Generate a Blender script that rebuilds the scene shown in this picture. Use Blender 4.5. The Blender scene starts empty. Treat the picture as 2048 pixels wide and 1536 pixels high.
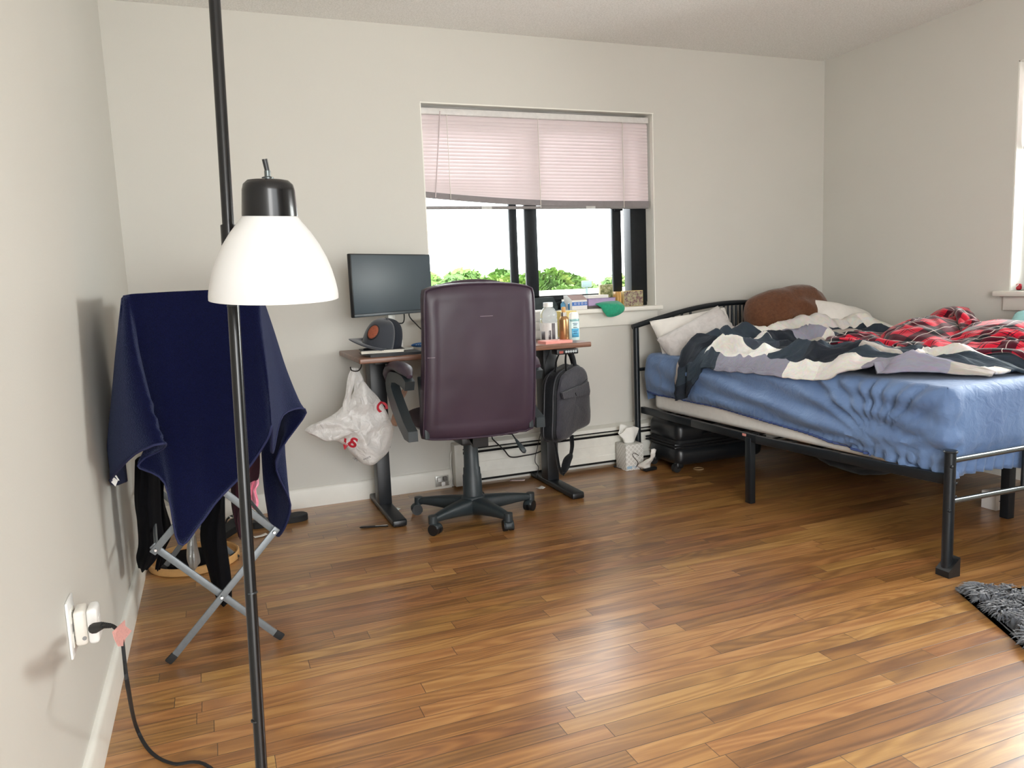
import bpy, bmesh, math, random
import numpy as np
from mathutils import Vector, Matrix, noise
from mathutils.bvhtree import BVHTree

random.seed(7)
sc = bpy.context.scene
COL = sc.collection
PI = math.pi

# ---------------------------------------------------------------- camera
CAM = Vector((0.33989805, -3.99604579, 1.10595531))
YAW, PITCH, ROLL, FPX = 0.37334060, -0.13010126, -0.04162798, 1525.045
W = 4.152734          # room width; left wall x=0, back wall y=0, ceiling H
H = 2.44
YF_ = -5.3
_f = Vector((math.sin(YAW)*math.cos(PITCH), math.cos(YAW)*math.cos(PITCH), math.sin(PITCH)))
_r = Vector((math.cos(YAW), -math.sin(YAW), 0)); _u = _r.cross(_f)
_r2 = math.cos(ROLL)*_r + math.sin(ROLL)*_u; _u2 = -math.sin(ROLL)*_r + math.cos(ROLL)*_u
cd = bpy.data.cameras.new('camera'); cam = bpy.data.objects.new('camera', cd); COL.objects.link(cam)
cd.sensor_fit = 'HORIZONTAL'; cd.sensor_width = 36; cd.lens = FPX*36/2048; cd.clip_start = 0.05; cd.clip_end = 600
cam.matrix_world = Matrix.Translation(CAM) @ Matrix((_r2, _u2, -_f)).transposed().to_4x4()
sc.camera = cam

def ray(px, py):
    return _f + _r2*(px-1024)/FPX - _u2*(py-768)/FPX
def at(px, py, ax, v):
    """survey helper: the point of the photographed place seen at a pixel, on the plane ax = v"""
    d = ray(px, py); k = 'xyz'.index(ax)
    return CAM + d*((v-CAM[k])/d[k])

# ---------------------------------------------------------------- sky, daylight, exposure
world = bpy.data.worlds.new('World'); sc.world = world; world.use_nodes = True
wn = world.node_tree.nodes; wl = world.node_tree.links
bg = wn['Background']
# overcast sky: brighter overhead than at the horizon, duller ground below
tc = wn.new('ShaderNodeTexCoord'); sp = wn.new('ShaderNodeSeparateXYZ'); wl.new(tc.outputs['Generated'], sp.inputs[0])
wr = wn.new('ShaderNodeValToRGB'); e = wr.color_ramp.elements
mr = wn.new('ShaderNodeMapRange'); mr.inputs['From Min'].default_value = -1; mr.inputs['From Max'].default_value = 1; wl.new(sp.outputs['Z'], mr.inputs['Value']); wl.new(mr.outputs[0], wr.inputs['Fac'])
SKY = 10.0
for i, (p_, c_) in enumerate(((0.0, (.50, .50, .48)), (.48, (.62, .62, .60)), (.505, (.74, .76, .77)), (.75, (.86, .88, .90)), (1.0, (.97, .985, 1.0)))):
    if i > 1: e.new(p_)
    e[i].position = p_; e[i].color = (*c_, 1)
wl.new(wr.outputs['Color'], bg.inputs['Color']); bg.inputs['Strength'].default_value = SKY

def area(name, loc, target, sx, sy, power, color=(1,1,1)):
    l = bpy.data.lights.new(name, 'AREA'); l.shape = 'RECTANGLE'; l.size = sx; l.size_y = sy; l.energy = power; l.color = color
    o = bpy.data.objects.new(name, l); COL.objects.link(o); o.location = loc
    o.rotation_euler = (Vector(target)-Vector(loc)).to_track_quat('-Z', 'Y').to_euler()
    return o
# bright overcast sky beyond the two windows (above and beside what the panes show)
area('daylight_right', (W+.42, -2.0, 1.56), (0, -2.0, 1.45), 1.5, 1.25, 150, (1.0, 0.985, 0.95))
area('daylight_back', (1.5, 1.4, 2.7), (3.3, -1.3, 0.7), 2.0, 1.2, 260, (0.96, 0.99, 1.0))

# added fill lamp behind the camera, aimed to brighten the right wall
area('added_fill_front', (0.5, YF_-.3, 1.6), (4.15, -0.7, 1.35), .9, 1.7, 70, (1.0, 0.985, 0.955))

vs = sc.view_settings
sc.display_settings.display_device = 'sRGB'
vs.view_transform = 'Standard'; vs.look = 'None'; vs.gamma = 1.0; vs.use_curve_mapping = False
vs.exposure = -0.13
sc.cycles.use_denoising = True
sc.cycles.max_bounces = 10; sc.cycles.diffuse_bounces = 5; sc.cycles.transparent_max_bounces = 16
sc.cycles.sample_clamp_indirect = 6.0

# ---------------------------------------------------------------- materials
def srgb(r, g, b):
    f = lambda c: (c/255/12.92 if c/255 <= .04045 else ((c/255+.055)/1.055)**2.4)
    return (f(r), f(g), f(b), 1)
def nmat(name):
    m = bpy.data.materials.new(name); m.use_nodes = True
    nt = m.node_tree; return m, nt.nodes, nt.links, nt.nodes['Principled BSDF']
def N(nodes, typ, **kw):
    n = nodes.new(typ)
    for k, v in kw.items():
        if k.startswith('i_'): n.inputs[k[2:].replace('_', ' ')].default_value = v
        else: setattr(n, k, v)
    return n
def ramp(nodes, stops, interp='LINEAR'):
    r = nodes.new('ShaderNodeValToRGB'); r.color_ramp.interpolation = interp
    e = r.color_ramp.elements
    while len(e) < len(stops): e.new(0.5)
    for i, (p, c) in enumerate(stops): e[i].position = p; e[i].color = c
    return r
_mc = {}
def mat(name, col, rough=0.5, metal=0.0, spec=0.5, var=0.06, nscale=40, bump=0.0, sheen=0.0, trans=0.0, coat=0.0, coords='Object'):
    """plain surface with a little procedural mottling in colour, gloss and relief"""
    if name in _mc: return _mc[name]
    m, nd, lk, b = nmat(name)
    tc = nd.new('ShaderNodeTexCoord')
    nz = N(nd, 'ShaderNodeTexNoise', i_Scale=nscale, i_Detail=4.0, i_Roughness=0.6)
    lk.new(tc.outputs[coords], nz.inputs['Vector'])
    c = srgb(*col) if max(col) > 1 else (*col, 1)
    lo = tuple(max(0, x*(1-var)) for x in c[:3])+(1,); hi = tuple(min(1, x*(1+var)) for x in c[:3])+(1,)
    r = ramp(nd, [(0.3, lo), (0.7, hi)]); lk.new(nz.outputs['Fac'], r.inputs['Fac']); lk.new(r.outputs['Color'], b.inputs['Base Color'])
    b.inputs['Roughness'].default_value = rough; b.inputs['Metallic'].default_value = metal
    b.inputs['Specular IOR Level'].default_value = spec
    b.inputs['Sheen Weight'].default_value = sheen; b.inputs['Coat Weight'].default_value = coat
    b.inputs['Transmission Weight'].default_value = trans
    if bump:
        bp = N(nd, 'ShaderNodeBump', i_Strength=bump, i_Distance=0.004); lk.new(nz.outputs['Fac'], bp.inputs['Height']); lk.new(bp.outputs['Normal'], b.inputs['Normal'])
    _mc[name] = m; return m

# ---------------------------------------------------------------- geometry helpers
def cr(pts, n, closed=False):
    """Catmull-Rom resampling of a polyline: n points per span"""
    p = [Vector(q) for q in pts]; L = len(p); out = []
    for i in range(L if closed else L-1):
        a = p[(i-1) % L] if (closed or i > 0) else p[0]*2-p[1]
        b, c = p[i], p[(i+1) % L]
        d = p[(i+2) % L] if (closed or i+2 < L) else p[-1]*2-p[-2]
        for k in range(n):
            t = k/n
            out.append(0.5*((2*b)+(c-a)*t+(2*a-5*b+4*c-d)*t*t+(3*b-a-3*c+d)*t**3))
    if not closed: out.append(p[-1].copy())
    return out
def crgrid(rows, nu, nv):
    rr = [cr(r, nu) for r in rows]
    cols = [cr([r[j] for r in rr], nv) for j in range(len(rr[0]))]
    return [[cols[j][i] for j in range(len(cols))] for i in range(len(cols[0]))]
def fbm(p, s=1.0, o=3):
    v = 0; a = 1.0; q = Vector(p)*s
    for _ in range(o): v += a*noise.noise(q); q = q*2.03+Vector((7.1, 3.3, 1.7)); a *= .5
    return v
ORG = {}
class MB:
    def __init__(s): s.bm = bmesh.new(); s.uv = None
    def _add(s, tmp, M=None):
        if M is not None: bmesh.ops.transform(tmp, matrix=M, verts=tmp.verts)
        vm = {v: s.bm.verts.new(v.co) for v in tmp.verts}
        for f in tmp.faces:
            try: s.bm.faces.new([vm[v] for v in f.verts])
            except ValueError: pass
        tmp.free(); return s
    def box(s, c, d, R=None, bev=0.0, seg=2):
        t = bmesh.new(); bmesh.ops.create_cube(t, size=1.0)
        for v in t.verts: v.co = Vector((v.co.x*d[0], v.co.y*d[1], v.co.z*d[2]))
        if bev > 0: bmesh.ops.bevel(t, geom=t.edges[:], offset=min(bev, .49*min(d)), segments=seg, profile=.5, affect='EDGES')
        M = Matrix.Translation(c)
        if R is not None: M = M @ (R.to_4x4() if isinstance(R, Matrix) else Matrix.Rotation(R, 4, 'Z'))
        return s._add(t, M)
    def bx(s, lo, hi, bev=0.0, seg=2):
        lo = Vector(lo); hi = Vector(hi)
        return s.box((lo+hi)/2, [abs(q) for q in (hi-lo)], None, bev, seg)
    def bar(s, a, b, w, h, up=(0, 0, 1), bev=0.0):
        """rectangular bar from a to b, w across, h along 'up'"""
        a = Vector(a); b = Vector(b); d = (b-a); L = d.length; d.normalize()
        x = d.cross(Vector(up)).normalized(); z = x.cross(d)
        M = Matrix((x, d, z)).transposed()
        return s.box((a+b)/2, (w, L, h), M, bev)
    def tube(s, pts, r, seg=10, closed=False, cap=True, flat=None):
        pts = [Vector(p) for p in pts]; n = len(pts)
        rs = r if isinstance(r, (list, tuple)) else [r]*n
        rings = []; prev = None
        for i, p in enumerate(pts):
            if closed: t = pts[(i+1) % n]-pts[i-1]
            else: t = (pts[min(i+1, n-1)]-pts[max(i-1, 0)])
            if t.length < 1e-9: t = Vector((0, 0, 1))
            t.normalize()
            if prev is None:
                a = Vector((0, 0, 1)) if abs(t.z) < .9 else Vector((1, 0, 0))
                x = a.cross(t).normalized()
            else:
                x = prev-t*prev.dot(t)
                x = x.normalized() if x.length > 1e-6 else t.orthogonal().normalized()
            prev = x; y = t.cross(x)
            fx, fy = (flat or (1, 1))
            rings.append([s.bm.verts.new(p+x*(math.cos(2*PI*k/seg)*rs[i]*fx)+y*(math.sin(2*PI*k/seg)*rs[i]*fy)) for k in range(seg)])
        m = n if closed else n-1
        for i in range(m):
            A = rings[i]; B = rings[(i+1) % n]
            for k in range(seg): s.bm.faces.new([A[k], A[(k+1) % seg], B[(k+1) % seg], B[k]])
        if cap and not closed:
            s.bm.faces.new(rings[0][::-1]); s.bm.faces.new(rings[-1])
        return s
    def cyl(s, a, b, r, r2=None, seg=16): return s.tube([a, b], [r, r if r2 is None else r2], seg)
    def lathe(s, prof, c=(0, 0, 0), M=None, seg=32, sx=1.0, sy=1.0):
        T = Matrix.Translation(c) @ (M.to_4x4() if M is not None else Matrix.Identity(4))
        rings = []
        for (r, z) in prof:
            if r < 1e-6: rings.append([s.bm.verts.new(T @ Vector((0, 0, z)))])
            else: rings.append([s.bm.verts.new(T @ Vector((r*sx*math.cos(2*PI*k/seg), r*sy*math.sin(2*PI*k/seg), z))) for k in range(seg)])
        for A, B in zip(rings, rings[1:]):
            for k in range(seg):
                k2 = (k+1) % seg
                if len(A) == 1 and len(B) == 1: break
                if len(A) == 1: s.bm.faces.new([A[0], B[k2], B[k]])
                elif len(B) == 1: s.bm.faces.new([A[k], A[k2], B[0]])
                else: s.bm.faces.new([A[k], A[k2], B[k2], B[k]])
        return s
    def grid(s, rows, closed_u=False, uv=False):
        vs_ = [[s.bm.verts.new(p) for p in r] for r in rows]
        nr = len(rows); nc = len(rows[0])
        if uv and s.uv is None: s.uv = s.bm.loops.layers.uv.new('UVMap')
        for i in range(nr-1):
            for j in range(nc if closed_u else nc-1):
                j2 = (j+1) % nc
                f = s.bm.faces.new([vs_[i][j], vs_[i][j2], vs_[i+1][j2], vs_[i+1][j]])
                if uv:
                    for l, (a, b) in zip(f.loops, ((i, j), (i, j+1), (i+1, j+1), (i+1, j))): l[s.uv].uv = (b/(nc-1), a/(nr-1))
        return s
    def prism(s, pts, h):
        """polygon extruded by vector h"""
        pts = [Vector(p) for p in pts]; h = Vector(h)
        a = [s.bm.verts.new(p) for p in pts]; b = [s.bm.verts.new(p+h) for p in pts]
        s.bm.faces.new(a[::-1]); s.bm.faces.new(b)
        n = len(a)
        for i in range(n): s.bm.faces.new([a[i], a[(i+1) % n], b[(i+1) % n], b[i]])
        return s
    def ball(s, c, r, M=None, sub=3):
        t = bmesh.new(); bmesh.ops.create_icosphere(t, subdivisions=sub, radius=1.0)
        r = (r, r, r) if isinstance(r, (int, float)) else r
        for v in t.verts: v.co = Vector((v.co.x*r[0], v.co.y*r[1], v.co.z*r[2]))
        return s._add(t, Matrix.Translation(c) @ (M.to_4x4() if M is not None else Matrix.Identity(4)))
    def build(s, name, m, parent=None, loc=None, smooth=True, ang=38, local=False, solid=0.0, sub=0, offset=-1):
        bmesh.ops.recalc_face_normals(s.bm, faces=s.bm.faces[:])
        o_ = Vector((0, 0, 0))
        if not local:
            if parent is not None: o_ = ORG[parent.name]
            elif loc is not None: o_ = Vector(loc)
        if o_.length > 0: bmesh.ops.translate(s.bm, vec=-o_, verts=s.bm.verts[:])
        me = bpy.data.meshes.new(name); s.bm.to_mesh(me); s.bm.free()
        if isinstance(m, (list, tuple)):
            for q in m: me.materials.append(q)
        elif m is not None: me.materials.append(m)
        if smooth:
            me.shade_smooth(); me.set_sharp_from_angle(angle=math.radians(ang))
        ob = bpy.data.objects.new(name, me); COL.objects.link(ob)
        if parent is not None: ob.parent = parent; ORG[ob.name] = ORG[parent.name]
        else:
            ob.location = loc if loc is not None else (0, 0, 0); ORG[ob.name] = Vector(ob.location)
        if sub:
            q = ob.modifiers.new('Subdivision', 'SUBSURF'); q.levels = sub; q.render_levels = sub
        if solid:
            q = ob.modifiers.new('Thickness', 'SOLIDIFY'); q.thickness = solid; q.offset = offset
        return ob
def tag(o, label, cat, group=None, kind=None):
    o['label'] = label; o['category'] = cat
    if group: o['group'] = group
    if kind: o['kind'] = kind
    return o
def thing(name, label, cat, loc=(0, 0, 0), rz=0.0, group=None):
    o = bpy.data.objects.new(name, None); COL.objects.link(o); o.empty_display_size = .05
    o.location = loc; o.rotation_euler = (0, 0, rz); ORG[o.name] = Vector(loc)
    return tag(o, label, cat, group)
def struct(o, label=None, cat=None):
    o['kind'] = 'structure'
    if label: o['label'] = label
    if cat: o['category'] = cat
    return o
def dup(root, loc, rz=None, label=None):
    c = root.copy(); COL.objects.link(c); c.location = loc
    if rz is not None: c.rotation_euler = (0, 0, rz)
    if label: c['label'] = label
    def kids(a, b):
        for ch in list(a.children):
            d = ch.copy(); COL.objects.link(d); d.parent = b; kids(ch, d)
    kids(root, c); return c
def text_mesh(s, size, M, m, name, parent, bvh=None, direc=None, off=0.0006, bold=0.0, cuts=0):
    """lettering as flat mesh; M places it; with bvh it is wrapped on that surface"""
    cu = bpy.data.curves.new('lettering', 'FONT'); cu.body = s; cu.size = size; cu.align_x = 'CENTER'; cu.align_y = 'CENTER'; cu.offset = bold
    ob = bpy.data.objects.new('lettering', cu); COL.objects.link(ob)
    dg = bpy.context.evaluated_depsgraph_get(); dg.update()
    me = bpy.data.meshes.new_from_object(ob.evaluated_get(dg))
    bpy.data.objects.remove(ob); bpy.data.curves.remove(cu)
    b = MB(); b.bm.from_mesh(me); bpy.data.meshes.remove(me)
    if cuts: 
        bmesh.ops.triangulate(b.bm, faces=b.bm.faces[:])
        bmesh.ops.subdivide_edges(b.bm, edges=b.bm.edges[:], cuts=cuts, use_grid_fill=True)
    bmesh.ops.transform(b.bm, matrix=M, verts=b.bm.verts)
    if bvh is not None:
        d = Vector(direc)
        for v in b.bm.verts:
            hit = bvh.ray_cast(v.co-d*0.5, d)
            if hit[0] is not None: v.co = hit[0]-d*off
    return b.build(name, m, parent, smooth=False)
def frame(o, x, y):
    """matrix with origin o, x axis x, y axis ~y"""
    x = Vector(x).normalized(); z = x.cross(Vector(y)).normalized(); y = z.cross(x)
    M = Matrix((x, y, z)).transposed().to_4x4(); M.translation = Vector(o); return M
# ================================================================ ROOM
YF = -5.3
def wall_mat(name, col):
    m, nd, lk, b = nmat(name)
    tc = nd.new('ShaderNodeTexCoord')
    n1 = N(nd, 'ShaderNodeTexNoise', i_Scale=1.1, i_Detail=3.0); lk.new(tc.outputs['Object'], n1.inputs['Vector'])
    c = srgb(*col); r = ramp(nd, [(.3, tuple(x*.965 for x in c[:3])+(1,)), (.7, c)]); lk.new(n1.outputs['Fac'], r.inputs['Fac']); lk.new(r.outputs['Color'], b.inputs['Base Color'])
    n2 = N(nd, 'ShaderNodeTexNoise', i_Scale=220.0, i_Detail=2.0); lk.new(tc.outputs['Object'], n2.inputs['Vector'])
    bp = N(nd, 'ShaderNodeBump', i_Strength=.12, i_Distance=.002); lk.new(n2.outputs['Fac'], bp.inputs['Height']); lk.new(bp.outputs['Normal'], b.inputs['Normal'])
    b.inputs['Roughness'].default_value = .55; b.inputs['Specular IOR Level'].default_value = .3
    return m
M_wall = wall_mat('beige_wall_paint', (206, 204, 197))
M_trim = mat('white_trim_paint', (228, 226, 218), .4, var=.03, nscale=9)
def ceil_mat():
    m, nd, lk, b = nmat('textured_ceiling_paint')
    tc = nd.new('ShaderNodeTexCoord')
    n2 = N(nd, 'ShaderNodeTexNoise', i_Scale=130.0, i_Detail=3.0); lk.new(tc.outputs['Object'], n2.inputs['Vector'])
    r = ramp(nd, [(.35, srgb(226, 225, 221)), (.65, srgb(242, 241, 238))]); lk.new(n2.outputs['Fac'], r.inputs['Fac']); lk.new(r.outputs['Color'], b.inputs['Base Color'])
    bp = N(nd, 'ShaderNodeBump', i_Strength=.5, i_Distance=.004); lk.new(n2.outputs['Fac'], bp.inputs['Height']); lk.new(bp.outputs['Normal'], b.inputs['Normal'])
    b.inputs['Roughness'].default_value = .85
    return m
def floor_mat():
    m, nd, lk, b = nmat('oak_strip_floor')
    def M_(op, a, b_=None, clamp=False):
        n = nd.new('ShaderNodeMath'); n.operation = op; n.use_clamp = clamp
        for i, v in enumerate((a, b_)):
            if v is None: continue
            if isinstance(v, (int, float)): n.inputs[i].default_value = v
            else: lk.new(v, n.inputs[i])
        return n.outputs[0]
    tc = nd.new('ShaderNodeTexCoord'); sp = nd.new('ShaderNodeSeparateXYZ'); lk.new(tc.outputs['Object'], sp.inputs[0])
    x, y = sp.outputs['X'], sp.outputs['Y']
    PW = 0.0572
    yr = M_('DIVIDE', y, PW); row = M_('FLOOR', yr)
    w1 = N(nd, 'ShaderNodeTexWhiteNoise', noise_dimensions='1D'); lk.new(row, w1.inputs['W'])
    w1b = N(nd, 'ShaderNodeTexWhiteNoise', noise_dimensions='1D'); lk.new(M_('ADD', row, 311.7), w1b.inputs['W'])
    PL = M_('ADD', M_('MULTIPLY', w1b.outputs['Value'], .8), .6)
    xr = M_('DIVIDE', M_('ADD', x, M_('MULTIPLY', w1.outputs['Value'], 9.0)), PL); colm = M_('FLOOR', xr)
    cid = nd.new('ShaderNodeCombineXYZ'); lk.new(row, cid.inputs[0]); lk.new(colm, cid.inputs[1])
    w2 = N(nd, 'ShaderNodeTexWhiteNoise', noise_dimensions='3D'); lk.new(cid.outputs[0], w2.inputs['Vector'])
    # gaps between boards
    fy = M_('SUBTRACT', yr, row); fx = M_('SUBTRACT', xr, colm)
    ey = M_('MINIMUM', fy, M_('SUBTRACT', 1.0, fy)); ex = M_('MULTIPLY', M_('MINIMUM', fx, M_('SUBTRACT', 1.0, fx)), M_('DIVIDE', PL, PW))
    edge = M_('MINIMUM', ey, ex)
    gap = N(nd, 'ShaderNodeMapRange', i_From_Min=0.004, i_From_Max=.022, i_To_Min=0.0, i_To_Max=1.0); lk.new(edge, gap.inputs['Value'])
    # grain, each board cut from its own place
    off = nd.new('ShaderNodeVectorMath'); off.operation = 'SCALE'; lk.new(w2.outputs['Color'], off.inputs[0]); off.inputs['Scale'].default_value = 23.0
    add = nd.new('ShaderNodeVectorMath'); add.operation = 'ADD'; lk.new(tc.outputs['Object'], add.inputs[0]); lk.new(off.outputs[0], add.inputs[1])
    mp = nd.new('ShaderNodeMapping'); mp.inputs['Scale'].default_value = (2.6, 26.0, 1.0); lk.new(add.outputs[0], mp.inputs['Vector'])
    n1 = N(nd, 'ShaderNodeTexNoise', i_Scale=1.0, i_Detail=6.0, i_Roughness=.62, i_Distortion=.6); lk.new(mp.outputs[0], n1.inputs['Vector'])
    mp2 = nd.new('ShaderNodeMapping'); mp2.inputs['Scale'].default_value = (14.0, 330.0, 1.0); lk.new(add.outputs[0], mp2.inputs['Vector'])
    n2 = N(nd, 'ShaderNodeTexNoise', i_Scale=1.0, i_Detail=3.0, i_Roughness=.6); lk.new(mp2.outputs[0], n2.inputs['Vector'])
    mp3 = nd.new('ShaderNodeMapping'); mp3.inputs['Scale'].default_value = (.9, 9.0, 1.0); lk.new(add.outputs[0], mp3.inputs['Vector'])
    n3 = N(nd, 'ShaderNodeTexNoise', i_Scale=1.0, i_Detail=1.5, i_Distortion=.4); lk.new(mp3.outputs[0], n3.inputs['Vector'])
    ring = M_('SINE', M_('MULTIPLY', n3.outputs['Fac'], 85.0))
    ringw = M_('MULTIPLY', ring, .10)
    w3 = N(nd, 'ShaderNodeTexWhiteNoise', noise_dimensions='3D')
    c2 = nd.new('ShaderNodeCombineXYZ'); lk.new(colm, c2.inputs[0]); lk.new(row, c2.inputs[1]); c2.inputs[2].default_value = 5.5; lk.new(c2.outputs[0], w3.inputs['Vector'])
    t = M_('ADD', M_('MULTIPLY', w2.outputs['Value'], .34), M_('MULTIPLY', n1.outputs['Fac'], .55))
    t = M_('ADD', t, M_('MULTIPLY', n2.outputs['Fac'], .22)); t = M_('ADD', t, ringw); t = M_('SUBTRACT', t, .09)
    rp = ramp(nd, [(.03, srgb(86, 54, 32)), (.30, srgb(130, 87, 52)), (.56, srgb(162, 114, 70)), (.80, srgb(188, 142, 92)), (1.0, srgb(210, 168, 116))])
    lk.new(t, rp.inputs['Fac'])
    hs = nd.new('ShaderNodeHueSaturation'); lk.new(rp.outputs['Color'], hs.inputs['Color'])
    lk.new(M_('ADD', M_('MULTIPLY', w3.outputs['Value'], .014), .4985), hs.inputs['Hue']); hs.inputs['Saturation'].default_value = 1.05
    mx = nd.new('ShaderNodeMix'); mx.data_type = 'RGBA'; mx.inputs['A'].default_value = srgb(34, 20, 13); lk.new(gap.outputs[0], mx.inputs['Factor']); lk.new(hs.outputs['Color'], mx.inputs['B'])
    lk.new(mx.outputs['Result'], b.inputs['Base Color'])
    n4 = N(nd, 'ShaderNodeTexNoise', i_Scale=3.0, i_Detail=4.0); lk.new(tc.outputs['Object'], n4.inputs['Vector'])
    lk.new(M_('ADD', M_('ADD', M_('MULTIPLY', n4.outputs['Fac'], .16), M_('MULTIPLY', n2.outputs['Fac'], .10)), .27), b.inputs['Roughness'])
    b.inputs['Specular IOR Level'].default_value = .8; b.inputs['Coat Weight'].default_value = .6; b.inputs['Coat Roughness'].default_value = .2
    hgt = M_('ADD', M_('MULTIPLY', gap.outputs[0], 1.0), M_('MULTIPLY', n2.outputs['Fac'], .18))
    hgt = M_('ADD', hgt, M_('MULTIPLY', w3.outputs['Value'], .25))
    bp = N(nd, 'ShaderNodeBump', i_Strength=.35, i_Distance=.0012); lk.new(hgt, bp.inputs['Height']); lk.new(bp.outputs['Normal'], b.inputs['Normal'])
    return m
struct(MB().bx((-.2, YF-.2, -.12), (W+.25, .25, 0)).build('floor', floor_mat(), smooth=False))
struct(MB().bx((-.2, YF-.2, H), (W+.25, .25, H+.12)).build('ceiling', ceil_mat(), smooth=False))
struct(MB().bx((-.15, YF, 0), (0, .2, H)).build('wall_left', M_wall, smooth=False))
# window openings
WX0, WX1, WZ0, WZ1 = 1.455, 2.866, .945, 2.067          # in the back wall
RY0, RY1, RZ0, RZ1 = -2.72, -1.283, .968, 2.094          # in the right wall
def holed(axis, lo, hi, a0, a1, z0, z1):
    """wall slab with one rectangular opening, built in one piece"""
    b = MB()
    k = 0 if axis == 'x' else 1
    ls = [lo[k], a0, a1, hi[k]]
    for i in range(3):
        l = list(lo); h_ = list(hi); l[k], h_[k] = ls[i], ls[i+1]
        if i == 1:
            h2 = list(h_); h2[2] = z0; b.bx(l, h2); l2 = list(l); l2[2] = z1; b.bx(l2, h_)
        else: b.bx(l, h_)
    return b
struct(holed('x', (0, 0, 0), (W, .2, H), WX0, WX1, WZ0, WZ1).build('wall_back', M_wall, smooth=False))
struct(holed('y', (W, YF, 0), (W+.2, .2, H), RY0, RY1, RZ0, RZ1).build('wall_right', M_wall, smooth=False))
struct(holed('x', (-.15, YF-.15, 0), (W+.2, YF, H), .15, 2.0, .02, 2.3).build('wall_front', M_wall, smooth=False))  # unseen wall; its wide opening is added to let fill light in
def bboard(a, b_, name, nrm):
    """baseboard with a rounded top edge swept from a to b_"""
    prof = [(0, 0), (.015, 0), (.015, .085), (.012, .098), (.006, .103), (0, .103)]
    a = Vector(a); b_ = Vector(b_); nrm = Vector(nrm)
    m_ = MB(); m_.prism([a+nrm*p[0]+Vector((0, 0, p[1])) for p in prof], b_-a)
    return struct(m_.build(name, M_trim, ang=50))
bboard((0, YF, 0), (0, 0, 0), 'baseboard_left', (1, 0, 0))
bboard((0.0, 0, 0), (1.515, 0, 0), 'baseboard_back', (0, -1, 0))
bboard((W, YF, 0), (W, -.09, 0), 'baseboard_right', (-1, 0, 0))

# ---- back window
M_frame = mat('dark_bronze_aluminium', (34, 38, 42), .35, .6, var=.1)
M_glass, nd, lk, b = nmat('window_glass')
tr = nd.new('ShaderNodeBsdfTransparent'); tr.inputs['Color'].default_value = (.97, .99, .985, 1)
gl = nd.new('ShaderNodeBsdfGlossy'); gl.inputs['Roughness'].default_value = .02
fr = N(nd, 'ShaderNodeFresnel', i_IOR=1.45); ms = nd.new('ShaderNodeMixShader')
lk.new(fr.outputs[0], ms.inputs[0]); lk.new(tr.outputs[0], ms.inputs[1]); lk.new(gl.outputs[0], ms.inputs[2]); lk.new(ms.outputs[0], nd['Material Output'].inputs['Surface'])
w1 = bpy.data.objects.new('window_1', None); COL.objects.link(w1); w1.location = ((WX0+WX1)/2, .1, WZ0); ORG['window_1'] = Vector(w1.location); struct(w1, 'sliding window with dark frame in the back wall', 'window')
M_rev = mat('window_reveal_paint', (232, 231, 224), .45, var=.02, nscale=8)
q = MB(); T = .006
q.bx((WX0, .002, WZ0), (WX0+T, .2, WZ1)); q.bx((WX1-T, .002, WZ0), (WX1, .2, WZ1)); q.bx((WX0, -.002, WZ1-T), (WX1, .2, WZ1))
q.build('reveal', M_rev, w1, smooth=False)
YG = .125
fx = lambda px: at(px, 500, 'y', YG).x
q = MB(); fw = .045
q.bx((WX0+T, YG-.03, WZ0+.02), (WX0+T+.012, YG+.05, WZ1-T), .003); q.bx((fx(1256), YG-.035, WZ0+.02), (WX1-T, YG+.05, WZ1-T), .003)
q.bx((WX0+T, YG-.03, WZ0+.0), (WX1-T, YG+.05, WZ0+.05), .003); q.bx((WX0+T, YG-.03, WZ1-T-.045), (WX1-T, YG+.05, WZ1-T), .003)
q.build('frame', M_frame, w1)
def sash(xa, xb, y, wl, wr, nm):
    m_ = MB()
    z0, z1 = WZ0+.05, WZ1-.05
    m_.bx((xa, y-.012, z0), (xa+wl, y+.012, z1), .002); m_.bx((xb-wr, y-.012, z0), (xb, y+.012, z1), .002)
    m_.bx((xa, y-.012, z0), (xb, y+.012, z0+.035), .002); m_.bx((xa, y-.012, z1-.035), (xb, y+.012, z1), .002)
    s_ = m_.build(nm, M_frame, w1)
    g = MB().bx((xa+wl-.004, y-.002, z0+.03), (xb-wr+.004, y+.002, z1-.03)).build('pane', M_glass, s_, smooth=False)
    return s_
sash(WX0+.016, fx(1037), YG+.02, .008, fx(1037)-fx(1022), 'sash')
sash(fx(1049), fx(1240), YG-.008, fx(1074)-fx(1050), fx(1240)-fx(1223), 'sash')
q = MB(); q.bx((fx(1226), YG-.03, 1.515), (fx(1243), YG-.02, 1.56), .004); q.box(((fx(1226)+fx(1243))/2+.012, YG-.034, 1.535), (.02, .012, .018), None, .004); q.build('latch', M_frame, w1)
sy = -.055
q = MB(); xr_ = at(1327, 612, 'y', sy).x
q.bx((WX0-.06, sy, WZ0-.026), (xr_, .2, WZ0), .006); q.build('sill', M_trim, w1)
MB().bx((WX0-.045, -.016, WZ0-.107), (xr_-.016, 0, WZ0-.026), .004).build('apron', M_trim, w1)

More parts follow.
